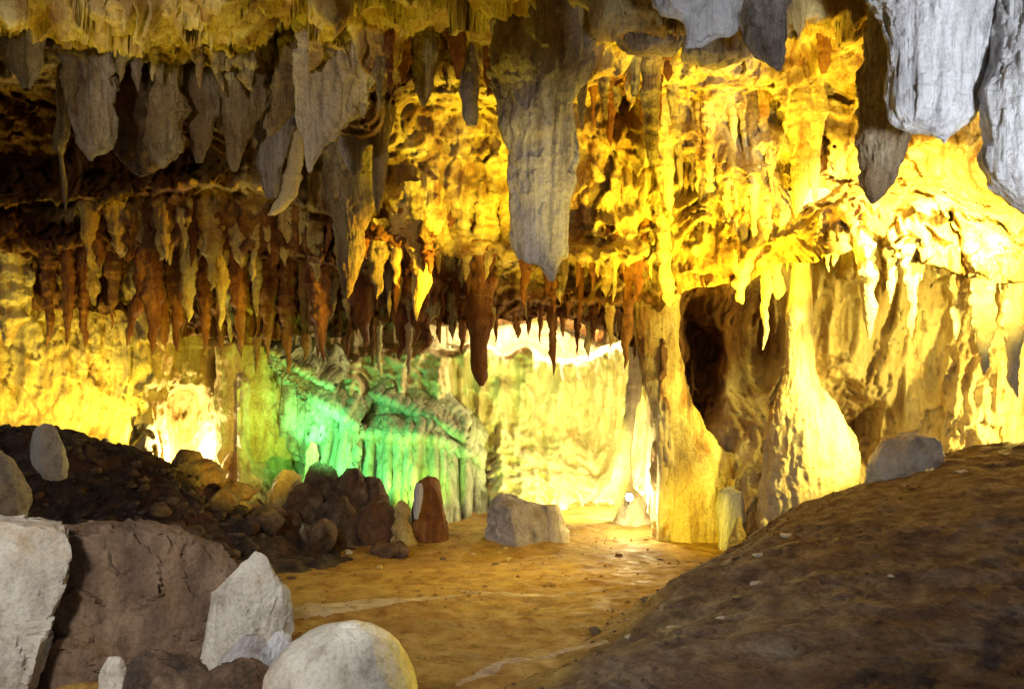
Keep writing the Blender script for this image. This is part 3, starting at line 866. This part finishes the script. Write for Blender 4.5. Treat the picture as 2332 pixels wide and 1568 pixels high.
cst = lambda k: (lambda u: k)
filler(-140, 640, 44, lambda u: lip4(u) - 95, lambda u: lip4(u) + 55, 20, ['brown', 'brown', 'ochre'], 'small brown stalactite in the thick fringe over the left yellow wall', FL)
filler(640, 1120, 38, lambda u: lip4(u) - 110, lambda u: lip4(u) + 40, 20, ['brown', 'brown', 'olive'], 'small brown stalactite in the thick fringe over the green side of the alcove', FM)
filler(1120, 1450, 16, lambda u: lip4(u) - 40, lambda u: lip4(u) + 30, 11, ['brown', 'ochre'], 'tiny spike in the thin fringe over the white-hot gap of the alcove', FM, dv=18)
filler(180, 840, 26, cst(545), cst(660), 22, ['brown', 'ochre', 'ochre'], 'small stalactite in the upper layer at left, above the dark fringe', UPL, dv=45)
filler(880, 1160, 12, cst(540), cst(660), 22, ['ochre', 'brown'], 'small golden stalactite between the bright yellow wall and the alcove fringe', UPL, dv=40)
filler(1310, 1500, 9, cst(560), cst(660), 22, ['ochre', 'brown'], 'small golden stalactite right of the tip of the huge grey one', FM, dv=40)
YW = 'stalactites on the yellow wall right of centre'
filler(1530, 1800, 20, cst(300), cst(500), 20, ['ochre', 'ochre', 'olive'], 'slim golden stalactite on the yellow wall right of centre', YW, dv=110)
filler(1340, 1530, 10, cst(180), cst(330), 20, ['ochre', 'olive', 'brown'], 'slim orange stalactite on the wall just right of the huge grey one', YW, dv=60)
filler(1540, 1840, 12, cst(470), cst(620), 18, ['ochre', 'flow'], 'slim golden stalactite above the arch of the dark recess', YW, dv=50)
filler(1860, 2440, 18, lambda u: lip4(u) - 30, lambda u: lip4(u) + 70, 18, ['flow'], 'small cream icicle-like stalactite along the edge of the bright shelf', RS, dv=22)
filler(860, 1120, 8, cst(120), cst(240), 22, ['olive', 'brown'], 'small brown stalactite along the roof edge left of the huge grey one', 'small stalactites along the roof edge', dv=30)
filler(150, 880, 20, cst(135), cst(300), 38, ['olive', 'tan', 'olive'], 'ragged brown stalactite in the crowded roof fringe at upper left', 'small stalactites in the roof fringe', dv=45)
filler(430, 700, 10, cst(120), cst(250), 22, ['olive', 'grey'], 'small brown stalactite in the roof fringe at upper left', 'small stalactites in the roof fringe', dv=40)


# ------------------------------------------------------------------ rocks standing on the ground
def rock(rows, d, mat, label, name='boulder', cat='boulder', thick=.8, facets=9, rough=.05, flute=.03, n=110, group=None, **kw):
    kw.setdefault('step', 3)
    return loft(name, rows, d, mat, label, cat, group, thick=thick, flute=flute, rough=rough, n=n, facets=facets, stand=True, **kw)


rock([(1192, -150, 60), (1200, -220, 140), (1225, -250, 156), (1270, -270, 156), (1330, -280, 140), (1400, -290, 118), (1480, -300, 96), (1600, -310, 60), (1680, -310, 40)],
     4.3, M['boulder'], 'large whitish boulder cut off by the left edge of the picture', thick=.5, facets=8, rough=.03)
rock([(1198, 60, 330), (1206, 20, 410), (1230, -10, 450), (1262, -20, 520), (1320, -40, 530), (1400, -60, 500), (1480, -80, 470), (1560, -80, 470), (1660, -80, 480)],
     4.75, M['slab'], 'big brown slab of rock between the whitish boulder and the pointed one', name='rock_slab', cat='rock slab', thick=.42, facets=6, rough=.05, flute=.03, n=140)
rock([(1256, 580, 592), (1272, 562, 608), (1300, 536, 622), (1330, 505, 640), (1352, 482, 660), (1400, 474, 664), (1440, 470, 660), (1480, 462, 650), (1515, 458, 640), (1560, 460, 650)],
     4.55, M['boulder'], 'pointed pale boulder with a brown crack in its lower half', thick=.6, facets=14, rough=.03, expo=2.4)
rock([(1424, 770, 830), (1432, 720, 860), (1446, 690, 884), (1470, 655, 908), (1500, 628, 926), (1535, 608, 940), (1570, 600, 946), (1620, 600, 950), (1690, 620, 940)],
     3.7, M['boulder'], 'rounded pale boulder at the bottom edge, lit yellow along its right side', thick=.75, facets=0, rough=.02, flk=.04, outl=.0)
rock([(1440, 618, 648), (1452, 598, 664), (1475, 594, 662), (1500, 596, 650), (1530, 588, 626), (1545, 592, 620)], 3.95, M['white'],
     'small white stone wedged between the pointed and the rounded boulder', name='stone', cat='stone', n=60, rough=.1)
rock([(1452, 545, 600), (1480, 520, 604), (1510, 490, 606), (1545, 480, 610), (1580, 470, 620)], 4.05, M['grey_boulder'],
     'grey stone at the foot of the pointed boulder', name='stone', cat='stone', n=70, rough=.06)
rock([(1500, 240, 276), (1515, 230, 282), (1540, 226, 284), (1600, 222, 286)], 3.9, M['boulder'],
     'small upright whitish stone at the bottom edge in front of the brown slab', name='stone', cat='stone', n=50)
rock([(1492, 300, 380), (1505, 292, 440), (1530, 286, 470), (1560, 284, 480), (1610, 284, 490)], 3.85, M['dark_rock'],
     'flat dark stone at the bottom edge left of the grey one', name='stone', cat='stone', n=80)
rock([(1515, 520, 600), (1530, 470, 610), (1560, 460, 620), (1610, 460, 620)], 3.75, M['dark_rock'],
     'dark broken stone at the bottom edge beside the rounded boulder', name='stone', cat='stone', n=70, rough=.1)
rock([(968, 92, 118), (980, 76, 128), (1005, 66, 138), (1035, 62, 146), (1055, 72, 152), (1075, 92, 152), (1090, 100, 150)], 7.9, M['boulder'],
     'smooth tan boulder perched on the dark bank at left', thick=.7, facets=6, n=80)
rock([(1030, -60, 4), (1050, -70, 24), (1085, -80, 44), (1120, -80, 62), (1150, -80, 66), (1185, -80, 48), (1215, -80, 40)], 6.6, M['grey_boulder'],
     'grey mottled boulder at the left edge on the dark bank', facets=8, rough=.07, n=90)
rock([(1136, 1124, 1180), (1142, 1116, 1208), (1156, 1112, 1250), (1175, 1110, 1262), (1200, 1106, 1262), (1225, 1106, 1256), (1250, 1108, 1250)], 9.9, M['grey_boulder'],
     'grey boulder with a dip in its top lying at the edge of the ochre floor', facets=4, rough=.07, n=90, expo=2.8)
rock([(1152, 1240, 1268), (1165, 1244, 1278), (1190, 1246, 1284), (1215, 1240, 1290), (1250, 1236, 1304)], 9.95, M['flow'],
     'small yellow dripstone against the right end of the grey boulder', name='stalagmite', cat='stalagmite', facets=0, rough=.14, flute=.2, n=50)
rock([(1090, 968, 1000), (1098, 946, 1004), (1112, 942, 1006), (1150, 940, 1010), (1190, 940, 1018), (1250, 942, 1030)], 9.9, M['brown'],
     'dark red-brown stump of rock standing at the foot of the green drapery', name='stalagmite', cat='stalagmite', facets=5, rough=.07, n=70, expo=2.6)
rock([(1102, 946, 962), (1116, 942, 966), (1140, 942, 962), (1168, 942, 956), (1182, 944, 952)], 9.5, M['white'],
     'pale flake of stone leaning on the dark red-brown stump', name='stone', cat='stone', n=40, thick=.5)
rock([(1112, 1645, 1672), (1120, 1636, 1690), (1150, 1635, 1694), (1180, 1636, 1694), (1210, 1638, 1690), (1250, 1638, 1684)], 9.5, M['white'],
     'upright whitish block at the foot of the wide yellow column', name='stone_block', cat='stone block', facets=4, n=70, expo=3.2, thick=.7)
rock([(995, 2040, 2110), (1003, 2010, 2146), (1025, 1998, 2150), (1050, 1985, 2146), (1075, 1980, 2150), (1100, 1975, 2160)], 7.7, M['boulder'],
     'grey-green flat-topped rock on the crest of the brown mound', facets=8, thick=.6, n=90, rough=.06)
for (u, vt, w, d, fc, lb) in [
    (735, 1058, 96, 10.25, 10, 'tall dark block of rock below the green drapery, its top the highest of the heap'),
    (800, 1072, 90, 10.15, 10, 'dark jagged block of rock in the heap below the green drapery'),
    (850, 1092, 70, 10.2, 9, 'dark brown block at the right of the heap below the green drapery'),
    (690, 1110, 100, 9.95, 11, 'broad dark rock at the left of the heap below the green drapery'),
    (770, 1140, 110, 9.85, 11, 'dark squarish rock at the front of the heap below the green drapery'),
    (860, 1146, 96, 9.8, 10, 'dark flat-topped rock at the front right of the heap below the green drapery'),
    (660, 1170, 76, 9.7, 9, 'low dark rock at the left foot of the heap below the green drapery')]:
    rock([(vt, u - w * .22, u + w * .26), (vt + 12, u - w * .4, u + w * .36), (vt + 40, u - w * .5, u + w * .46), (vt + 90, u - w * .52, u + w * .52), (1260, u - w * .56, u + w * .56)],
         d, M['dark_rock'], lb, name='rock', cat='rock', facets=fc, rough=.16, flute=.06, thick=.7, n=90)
rock([(1072, 640, 668), (1090, 625, 690), (1120, 610, 694), (1160, 600, 690), (1240, 590, 690)], 10.3, M['ochre'],
     'yellowish rock behind the dark jagged heap', facets=8, rough=.1, n=70)
for (u, v0, v1, w, d, lb) in [                              (915, 1140, 1235, 44, 9.7, 'yellow cone of dripstone left of the dark red-brown stump'), 
                              (712, 1006, 1075, 34, 11.0, 'pale cream stone standing in front of the green drapery'), (1712, 1165, 1245, 24, 9.2, 'knobbly yellow stalagmite right of the whitish block'),
                              (1682, 1180, 1245, 30, 9.15, 'low yellow stalagmite in front of the whitish block'), (1770, 1172, 1240, 34, 9.0, 'stubby cream stalagmite at the foot of the pale column'),
                              (1742, 1178, 1240, 26, 9.05, 'small cream stalagmite left of the stubby one at the foot of the pale column')]:
    rock([(v0, u - w * .14, u + w * .14), (v0 + (v1 - v0) * .2, u - w * .3, u + w * .3), (v0 + (v1 - v0) * .55, u - w * .42, u + w * .4), (v1, u - w * .55, u + w * .55), (v1 + 20, u - w * .6, u + w * .6)],
         d, M['flow'] if 'cream' in lb else M['ochre'], lb, name='stalagmite', cat='stalagmite', facets=0, rough=.2, flute=.3, n=48, flk=.2, outl=.3)


def lump(x, y, r, mat, label, name, cat, group, seed, zf, squash=.7):
    """loose stone: a small irregular faceted body resting on the ground"""
    r2 = np.random.RandomState(seed)
    nu, nv = 26, 15
    th = np.linspace(0, 2 * np.pi, nu, endpoint=False)
    ph = np.linspace(.06, np.pi - .06, nv)
    T, Pp = np.meshgrid(th, ph)
    N3 = np.stack([np.cos(T) * np.sin(Pp), np.sin(T) * np.sin(Pp), np.cos(Pp)], -1)
    Q = N3 * (1 + .3 * fbm(N3[..., 0] * 1.4 + seed, N3[..., 1] * 1.4, N3[..., 2] * 1.4, 4, seed))[..., None]
    Q = Q.reshape(-1, 3)
    for i in range(9):
        nn = r2.normal(size=3)
        nn /= np.linalg.norm(nn)
        h = Q @ nn
        over = np.maximum(h - r2.uniform(.5, .8), 0)
        Q = Q - over[:, None] * nn * .9
    s = np.array([r * r2.uniform(.8, 1.3), r * r2.uniform(.7, 1.1), r * squash * r2.uniform(.7, 1.2)])
    zg = zf
    P = Q * s + np.array([x, y, zg + s[2] * .45])
    o = mesh_obj(name, P, grid_quads(nv, nu, True), mat, origin=(x, y, zg),
                 ngons=[list(range(nu)), list(range((nv - 1) * nu, nv * nu))[::-1]], smooth=True)
    return tag(o, label, cat, group)


def gz(x, y, fn):
    return float(fn(np.array([[x]]), np.array([[y]]))[0, 0])


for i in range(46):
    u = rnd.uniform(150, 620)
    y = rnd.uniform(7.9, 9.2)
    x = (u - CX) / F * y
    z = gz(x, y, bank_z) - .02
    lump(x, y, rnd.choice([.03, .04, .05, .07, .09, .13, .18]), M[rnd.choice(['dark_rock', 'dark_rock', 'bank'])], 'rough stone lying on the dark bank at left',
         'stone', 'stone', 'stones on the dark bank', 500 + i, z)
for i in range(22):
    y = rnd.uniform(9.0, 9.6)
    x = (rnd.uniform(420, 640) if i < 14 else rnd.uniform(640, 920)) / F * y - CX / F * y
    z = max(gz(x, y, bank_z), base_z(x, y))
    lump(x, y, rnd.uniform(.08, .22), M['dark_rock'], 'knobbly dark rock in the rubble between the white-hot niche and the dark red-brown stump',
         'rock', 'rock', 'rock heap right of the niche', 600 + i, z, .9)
for i in range(30):
    y = rnd.uniform(8.3, 10.2)
    x = (rnd.uniform(700, 1560) - CX) / F * y
    lump(x, y, rnd.uniform(.015, .055), M[rnd.choice(['ochre', 'dark_rock', 'flow'])], 'pebble scattered at the back of the ochre floor',
         'pebble', 'pebble', 'pebbles on the ochre floor', 700 + i, base_z(x, y), .6)
def grit(name, n, x0, x1, y0, y1, fn, mat, rmax, seed, label):
    """loose grit nobody could count: one object"""
    r2 = np.random.RandomState(seed)
    x, y = r2.uniform(x0, x1, n), y0 + (y1 - y0) * r2.uniform(0, 1, n) ** 1.4
    keep = fbm(x * 1.3, y * 1.3, 0 * x, 3, seed) > r2.uniform(-.5, .35, n)
    x, y = x[keep], y[keep]
    n = len(x)
    z = fn(x[None], y[None])[0]
    r = rmax * (.12 + r2.uniform(0, 1, n) ** 4)
    base = []
    for ph in (.35, 1.1, 1.9, 2.7):
        for k in range(6):
            th = k * math.pi / 3 + ph
            base.append((math.sin(ph) * math.cos(th), math.sin(ph) * math.sin(th), math.cos(ph)))
    base = np.array(base)
    V = base[None] * (1 + r2.uniform(-.3, .3, (n, 24, 1))) * r[:, None, None] * r2.uniform(.6, 1.3, (n, 1, 3)) * np.array([1, 1, .65])
    V = V + np.stack([x, y, z + r * .15], -1)[:, None]
    q = grid_quads(4, 6, True)
    Q = (q[None] + (np.arange(n) * 24)[:, None, None]).reshape(-1, 4)
    caps = []
    for i in range(n):
        caps.append([i * 24 + k for k in range(6)])
    o = mesh_obj(name, V.reshape(-1, 3), Q, mat, smooth=False, ngons=caps)
    tag(o, label, 'gravel', kind='stuff')


def floor_z(X, Y):
    return base_z(X, Y) + .05 * fbm(X * .9, Y * .9, 0 * X, 4, 5) + .035 * ridged(X * .8 + Y * .5, Y * 3.2 - X * .6, 0 * X, 3, 8) * sstep(9.5, 7.5, Y) \
        + .012 * fbm(X * 9, Y * 9, 0 * X, 3, 6)


grit('gravel', 2600, -3.2, 2.6, 3.6, 10.3, floor_z, M['floor'], .02, 21, 'fine grit and crumbs strewn over the ochre cave floor')
grit('gravel', 3600, -.4, 5.5, 3.2, 8.3, mound_z, M['earth'], .018, 22, 'fine grit and clods strewn over the brown mound')
grit('gravel', 2200, -6.5, -2.7, 7.2, 9.6, bank_z, M['dark_rock'], .07, 23, 'dark rubble and clods covering the bank at left')
for i in range(26):
    y = rnd.uniform(4.6, 7.6)
    u = rnd.uniform(1350, 2300)
    x = (u - CX) / F * y
    lump(x, y, rnd.uniform(.02, .07), M[rnd.choice(['boulder', 'dark_rock', 'earth'])], 'small stone half sunk in the slope of the brown mound',
         'stone', 'stone', 'stones on the brown mound', 800 + i, gz(x, y, mound_z) - .01, .5)


def ground_point(u, v):
    """where the view of picture position (u, v) meets the ground"""
    for y in np.arange(2.6, 12, .02):
        x, _, z = W(u, v, y)
        g = max(float(base_z(x, y)), gz(x, y, mound_z))
        if z <= g:
            return x, y
    return x, y


M['sand'] = rock_mat('pale_sand', (.62, .52, .38), (.50, .40, .26), (.30, .22, .13), stain=(.36, .24, .12), stain_amt=.4, streak=2.0, bdist=.012, scale=1.6, rough=.8, bump=.4)


def strip(name, pts, mat, seed):
    """a thin tongue of pale sand: (u, v, half width in metres) along its length"""
    G = [(*ground_point(u, v), w) for u, v, w in pts]
    s = np.linspace(0, 1, 200)
    k = np.linspace(0, 1, len(G))
    gx, gy, gw = (np.interp(s, k, [g[i] for g in G]) for i in range(3))
    t = np.linspace(-1, 1, 22)[:, None]
    wv = gw * (1 + .5 * fbm(s * 9, 0 * s, 0 * s, 3, seed)) 
    Xg = gx + 0 * t + .05 * fbm(s * 12 + 0 * t, t, 0 * t + 0 * s, 3, seed + 3)
    Yg = gy + t * wv * (1 + .25 * fbm(s * 26 + 0 * t, np.sign(t) * 3 + 0 * s, 0 * t + 0 * s, 3, seed + 5))
    zf = floor_z(Xg, Yg)
    Zg = np.maximum(zf, mound_z(Xg, Yg)) + .010 * (1 - np.abs(t) ** 3) - .005
    return tag(sheet(name, Xg, Yg, Zg, mat, True), kind='structure')


strip('sand_strip', [(600, 1400, .10), (690, 1396, .30), (780, 1392, .34), (880, 1382, .22), (980, 1368, .10), (1060, 1360, .03)], M['sand'], 911)
strip('sand_strip', [(1050, 1352, .02), (1150, 1356, .10), (1260, 1357, .10), (1380, 1354, .06), (1450, 1350, .02)], M['sand'], 912)
strip('sand_strip', [(1030, 1566, .05), (1120, 1528, .12), (1200, 1496, .12), (1290, 1478, .07), (1380, 1462, .04), (1430, 1452, .015)], M['sand'], 913)


# ------------------------------------------------------------------ green flowstone draperies
def drapery(name, top, bot, label, mat, nf=7, fold=.16, seed=1, thick=.12):
    """a hanging fluted curtain: top and bottom curves are (u, v, d) lists"""
    ns, nt_ = 260, 90
    s = np.linspace(0, 1, ns)
    ip = lambda pts, k: np.interp(s, np.linspace(0, 1, len(pts)), [p[k] for p in pts])
    tu, tv_, td = (ip(top, k) for k in range(3))
    bu, bv, bd = (ip(bot, k) for k in range(3))
    bv = bv + 22 * ridged(s * nf * 2.2, 0 * s, 0 * s, 2, seed + 40)
    t = np.linspace(0, 1, nt_)[:, None]
    U = tu + (bu - tu) * t
    V = tv_ + (bv - tv_) * t
    D = td + (bd - td) * t
    f = ridged(s * nf + .25 * t, t * .5 + 0 * s, 0 * s + 0 * t, 3, seed)
    D = D - fold * (.25 + .75 * np.sqrt(t)) * f - .28 * np.exp(-(t / .07) ** 2) + .04 * fbm(s * 40 + 0 * t, t * 6 + 0 * s, 0 * t + 0 * s, 3, seed + 7)
    V = V - 5 * fbm(s * 30 + 0 * t, t * 3 + 0 * s, 0 * t + 0 * s, 3, seed + 9)
    Xa, Ya, Za = W(U, V, D)
    k = np.linspace(1, 0, 24)[:-1, None]           # shoulder that runs back into the wall
    Ys = Ya[:1] + 1.3 * k
    Xs = Xa[:1] + 0 * k + .1 * fbm(s * 9 + 0 * k, k * 3 + 0 * s, 0 * s + 0 * k, 3, seed + 50)
    Zs = Za[:1] + (.06 * np.sqrt(k) + .30 * k) + .14 * fbm(s * 7 + 0 * k, k * 4 + 0 * s, 0 * s + 0 * k, 4, seed + 51) * np.sqrt(k)
    X = np.concatenate([Xs, Xa]); Y = np.concatenate([Ys, Ya]); Z = np.concatenate([Zs, Za])
    P = np.stack([X, Y, Z], -1).reshape(-1, 3)
    o = mesh_obj(name, P, grid_quads(X.shape[0], ns), mat, origin=P[23 * ns])
    sm = o.modifiers.new('thickness', 'SOLIDIFY')
    sm.thickness = thick
    sm.offset = 0
    return tag(o, label, 'drapery', 'green-lit draperies of the alcove')


M['drape'] = rock_mat('drapery_flowstone', (.56, .58, .46), (.40, .42, .30), (.18, .18, .11), stain=(.30, .24, .12), stain_amt=.35, streak=.12,
                      contrast=.6, speck=.2, bdist=.04)
drapery('flowstone_drapery', [(610, 796, 12.2), (650, 840, 12.0), (700, 890, 11.9), (760, 930, 11.8), (820, 972, 11.8)],
        [(606, 960, 12.4), (650, 1010, 11.8), (690, 1050, 11.6), (740, 1120, 11.2), (812, 1130, 11.2)],
        'green slanting fluted drapery at the left end of the alcove', M['drape'], 10, .34, 3)
drapery('flowstone_drapery', [(812, 984, 12.0), (880, 988, 11.9), (950, 990, 11.9), (1010, 1000, 12.2), (1100, 1050, 12.5)],
        [(800, 1150, 11.2), (880, 1190, 11.1), (950, 1200, 11.0), (1020, 1190, 11.1), (1110, 1230, 11.4)],
        'wide green fluted drapery falling to the floor at the foot of the alcove', M['drape'], 13, .36, 13)
drapery('flowstone_drapery', [(800, 930, 12.6), (860, 900, 12.6), (920, 930, 12.5), (990, 955, 12.4), (1060, 1000, 12.2)],
        [(790, 990, 12.1), (850, 1000, 12.0), (920, 1010, 12.0), (990, 1020, 12.1), (1075, 1040, 12.1)],
        'olive green overhanging drapery above the wide green one', M['drape'], 7, .22, 23)
drapery('flowstone_drapery', [(612, 800, 11.8), (650, 820, 11.7), (690, 845, 11.7), (730, 865, 11.8), (764, 880, 11.9)],
        [(620, 830, 11.6), (655, 862, 11.5), (690, 890, 11.5), (730, 900, 11.6), (762, 896, 11.8)],
        'pale teal tongue-shaped drapery at the top left of the alcove', M['drape'], 3, .08, 33)

# ------------------------------------------------------------------ floodlight seen in the picture
fx, fy, fz = W(1432, 1130, 10.45)
root = bpy.data.objects.new('floodlight', None)
root.location = (fx, fy, fz - .12)
C.objects.link(root)
tag(root, 'small glaring floodlight at the foot of the thin leaning column', 'floodlight')


def disc_part(name, r0, r1, y0, y1, mat):
    n = 28
    th = np.linspace(0, 2 * np.pi, n, endpoint=False)
    prof = [(0.002, y0), (r0, y0), (r0 * 1.02, y0 + .01), (r1, y1), (0.002, y1)]
    P = np.array([[(r * math.cos(a), y, r * math.sin(a) + .12) for a in th] for r, y in prof])
    q = grid_quads(len(prof), n, True)
    o = mesh_obj(name, P.reshape(-1, 3), q, mat)
    o.parent = root
    return o


MH = plain_mat('black_metal', (.03, .03, .03), .4, .6)
ME = plain_mat('lamp_glass', (.9, .9, .8), .3, 0, (1.0, .93, .62), 90)
disc_part('housing', .06, .035, -.03, .10, MH)
disc_part('lens', .047, .043, -.046, -.032, ME)
bv = np.array([(sx * .012, sy * .012, z) for z in (0, .07) for sx, sy in ((-1, -1), (1, -1), (1, 1), (-1, 1))])
br = mesh_obj('bracket', bv + np.array([0, .04, 0]), grid_quads(2, 4, True), MH, smooth=False, parent=root)

# ------------------------------------------------------------------ lamps of the show cave, with added unseen fill lamps
YEL = (1.0, .76, .035)
WARM = (1.0, .79, .15)
HOT = (1.0, .90, .50)
GRN = (.2, 1.0, .17)
COOL = (.86, .92, 1.0)
POWER = 1.0


def lamp(name, loc, power, col, r=.06, target=None, cone=120, blend=.5):
    l = bpy.data.lights.new(name, 'SPOT' if target else 'POINT')
    l.energy = power * POWER
    l.color = col
    l.shadow_soft_size = r
    o = bpy.data.objects.new(name, l)
    o.location = loc
    if target:
        from mathutils import Vector
        dvec = Vector(target) - Vector(loc)
        o.rotation_euler = dvec.to_track_quat('-Z', 'Y').to_euler()
        l.spot_size = math.radians(cone)
        l.spot_blend = blend
    C.objects.link(o)
    return o


# right: high up behind the white stalactites, beside the picture, and behind the crest of the brown mound
lamp('cave_lamp', W(2270, 330, 7.0), 2100, WARM, .07, W(2060, 590, 8.9), 84, .4)
lamp('cave_lamp', W(2430, 600, 6.4), 500, WARM, .10, W(2080, 500, 8.4), 100, .5)
lamp('cave_lamp', W(2420, 930, 8.75), 240, WARM, .06)
lamp('cave_lamp', W(2040, 980, 8.1), 220, WARM, .05, W(1845, 980, 9.0), 96, .6)
# added unseen yellow lamps in the middle, some in mid-air: roof, wall, column, floor
lamp('cave_lamp', W(1735, 830, 7.6), 1000, (1, .71, .03), .12, W(1650, 300, 9.3), 92, .5)  # raised into mid-air to keep the column top dark
lamp('cave_lamp', W(1330, 1210, 7.9), 800, (1, .71, .03), .12, W(1330, 300, 9.6), 62, .8)
lamp('cave_lamp', W(1480, 1215, 8.3), 170, YEL, .10, W(1600, 1170, 10.0), 46, .8)
lamp('cave_lamp', W(1250, 900, 8.4), 90, (1, .72, .04), .15, W(1150, 1290, 8.0), 120, .9)
lamp('cave_lamp', W(1750, 1250, 5.6), 420, YEL, .05, W(1310, 450, 6.9), 20, .8)
# floodlight seen in the picture
lamp('cave_lamp', W(1425, 1110, 11.1), 90, HOT, .04)
lamp('cave_lamp', (fx, fy - .10, fz), 22, HOT, .04)
lamp('cave_lamp', W(1440, 1140, 10.2), 14, HOT, .04)  # added to brighten the foot of the leaning column
# alcove
lamp('cave_lamp', W(1310, 1150, 9.95), 600, (.92, 1.0, .17), .06, W(1310, 960, 12.9), 86, .7)
lamp('cave_lamp', W(1380, 1150, 10.9), 70, HOT, .05, W(1320, 1090, 11.5), 130, .6)
lamp('cave_lamp', W(1120, 725, 14.4), 150, HOT, .10, W(1120, 780, 15.5), 120, .6)
lamp('cave_lamp', W(1330, 725, 14.2), 240, HOT, .10)
# green lamps behind the dark rock heap
lamp('cave_lamp', W(690, 1000, 9.7), 300, (.17, 1.0, .27), .12, W(860, 1010, 11.8), 70, .8)
lamp('cave_lamp', W(640, 1080, 10.4), 60, GRN, .05, W(700, 900, 12.0), 120, .7)
lamp('cave_lamp', W(985, 1130, 10.5), 90, (.5, 1.0, .12), .05, W(920, 960, 12.2), 120, .7)
lamp('cave_lamp', W(690, 1000, 11.0), 45, (.16, 1.0, .3), .05, W(760, 840, 12.4), 110, .6)
# niche in the left wall and the foot of the left wall
lamp('cave_lamp', W(420, 1030, 11.7), 120, HOT, .04)
lamp('cave_lamp', W(90, 990, 11.05), 150, (1, .8, .13), .1, W(130, 830, 12.0), 135, .6)
lamp('cave_lamp', W(255, 1010, 11.05), 110, (1, .78, .10), .1, W(270, 830, 12.0), 130, .6)
lamp('cave_lamp', (-1.7, 7.3, 1.0), 520, YEL, .06, W(470, 880, 11.4), 44, .8)  # added yellow fill from the front
# the bright yellow wall left of the huge stalactite
lamp('cave_lamp', W(1130, 560, 8.4), 180, YEL, .06, W(1020, 320, 9.6), 100, .6)
# yellow lamp on the ground at left, up to the roof
lamp('cave_lamp', W(160, 1090, 6.4), 270, YEL, .06, W(330, 60, 6.2), 50, .6)
# yellow lamp on the mound, towards the rounded boulder
lamp('cave_lamp', W(1750, 1200, 5.5), 260, YEL, .04, W(915, 1500, 3.75), 12, .5)
# added unseen floods on the camera side, in place of daylight and flash
lamp('entrance_flood', (3.2, .2, 2.4), 2000, COOL, .3, W(2240, 150, 6.0), 25, .5)
lamp('entrance_flood', (1.6, 0, 2.2), 600, COOL, .3, W(1640, 40, 5.8), 15, .6)
lamp('entrance_flood', (1.2, .2, 2.0), 620, (1, .95, .9), .3, W(1230, 440, 6.9), 16, .8)
lamp('entrance_flood', (-2.2, .2, 4.0), 640, (1, .97, .9), .3, W(420, 1400, 4.3), 46, .8)
lamp('entrance_flood', (-2.9, 3.0, 4.1), 165, (1, .87, .70), .12, W(560, 90, 7.3), 56, .8)
lamp('cave_lamp', W(700, 930, 9.0), 60, (1.0, .60, .03), .08, W(400, 590, 10.0), 84, .8)  # added unseen amber fill below the left fringe
lamp('cave_lamp', W(1125, 660, 8.7), 430, (1.0, .62, .03), .05, W(480, 560, 9.9), 62, .7)  # added unseen orange light for the right edges of the fringe
lamp('cave_lamp', (-.9, 6.8, .7), 330, YEL, .06, W(1000, 20, 6.5), 36, .7)  # added unseen yellow lamp for the roof left of the huge stalactite
lamp('entrance_flood', (-1.6, 3.0, 2.1), 120, (.92, 1.0, .92), .12, W(1950, 1330, 5.5), 54, .8)
lamp('entrance_flood', (.6, .2, 2.2), 130, COOL, .3, W(1400, 1200, 9.7), 28, .8)

# ------------------------------------------------------------------ world and camera
w = bpy.data.worlds.new('World')
bpy.context.scene.world = w
w.use_nodes = True
nt = w.node_tree
sky = nt.nodes.new('ShaderNodeTexSky')
sky.sky_type = 'NISHITA'
sky.sun_disc = False
sky.sun_elevation = math.radians(35)
sky.sun_rotation = math.radians(200)
nt.links.new(sky.outputs[0], nt.nodes['Background'].inputs[0])
nt.nodes['Background'].inputs[1].default_value = .04

cam = bpy.data.cameras.new('camera')
cam.sensor_width = 36
cam.lens = 36 * F / 2332
cam.clip_end = 200
co = bpy.data.objects.new('camera', cam)
co.location = (0, 0, CZ)
co.rotation_euler = (math.radians(90), 0, 0)
C.objects.link(co)
sc = bpy.context.scene
sc.camera = co
sc.view_settings.view_transform = 'Standard'
sc.view_settings.look = 'None'
sc.view_settings.exposure = .3
sc.view_settings.gamma = 1
sc.cycles.use_denoising = True
sc.cycles.max_bounces = 6
sc.cycles.diffuse_bounces = 4
sc.cycles.sample_clamp_indirect = 6
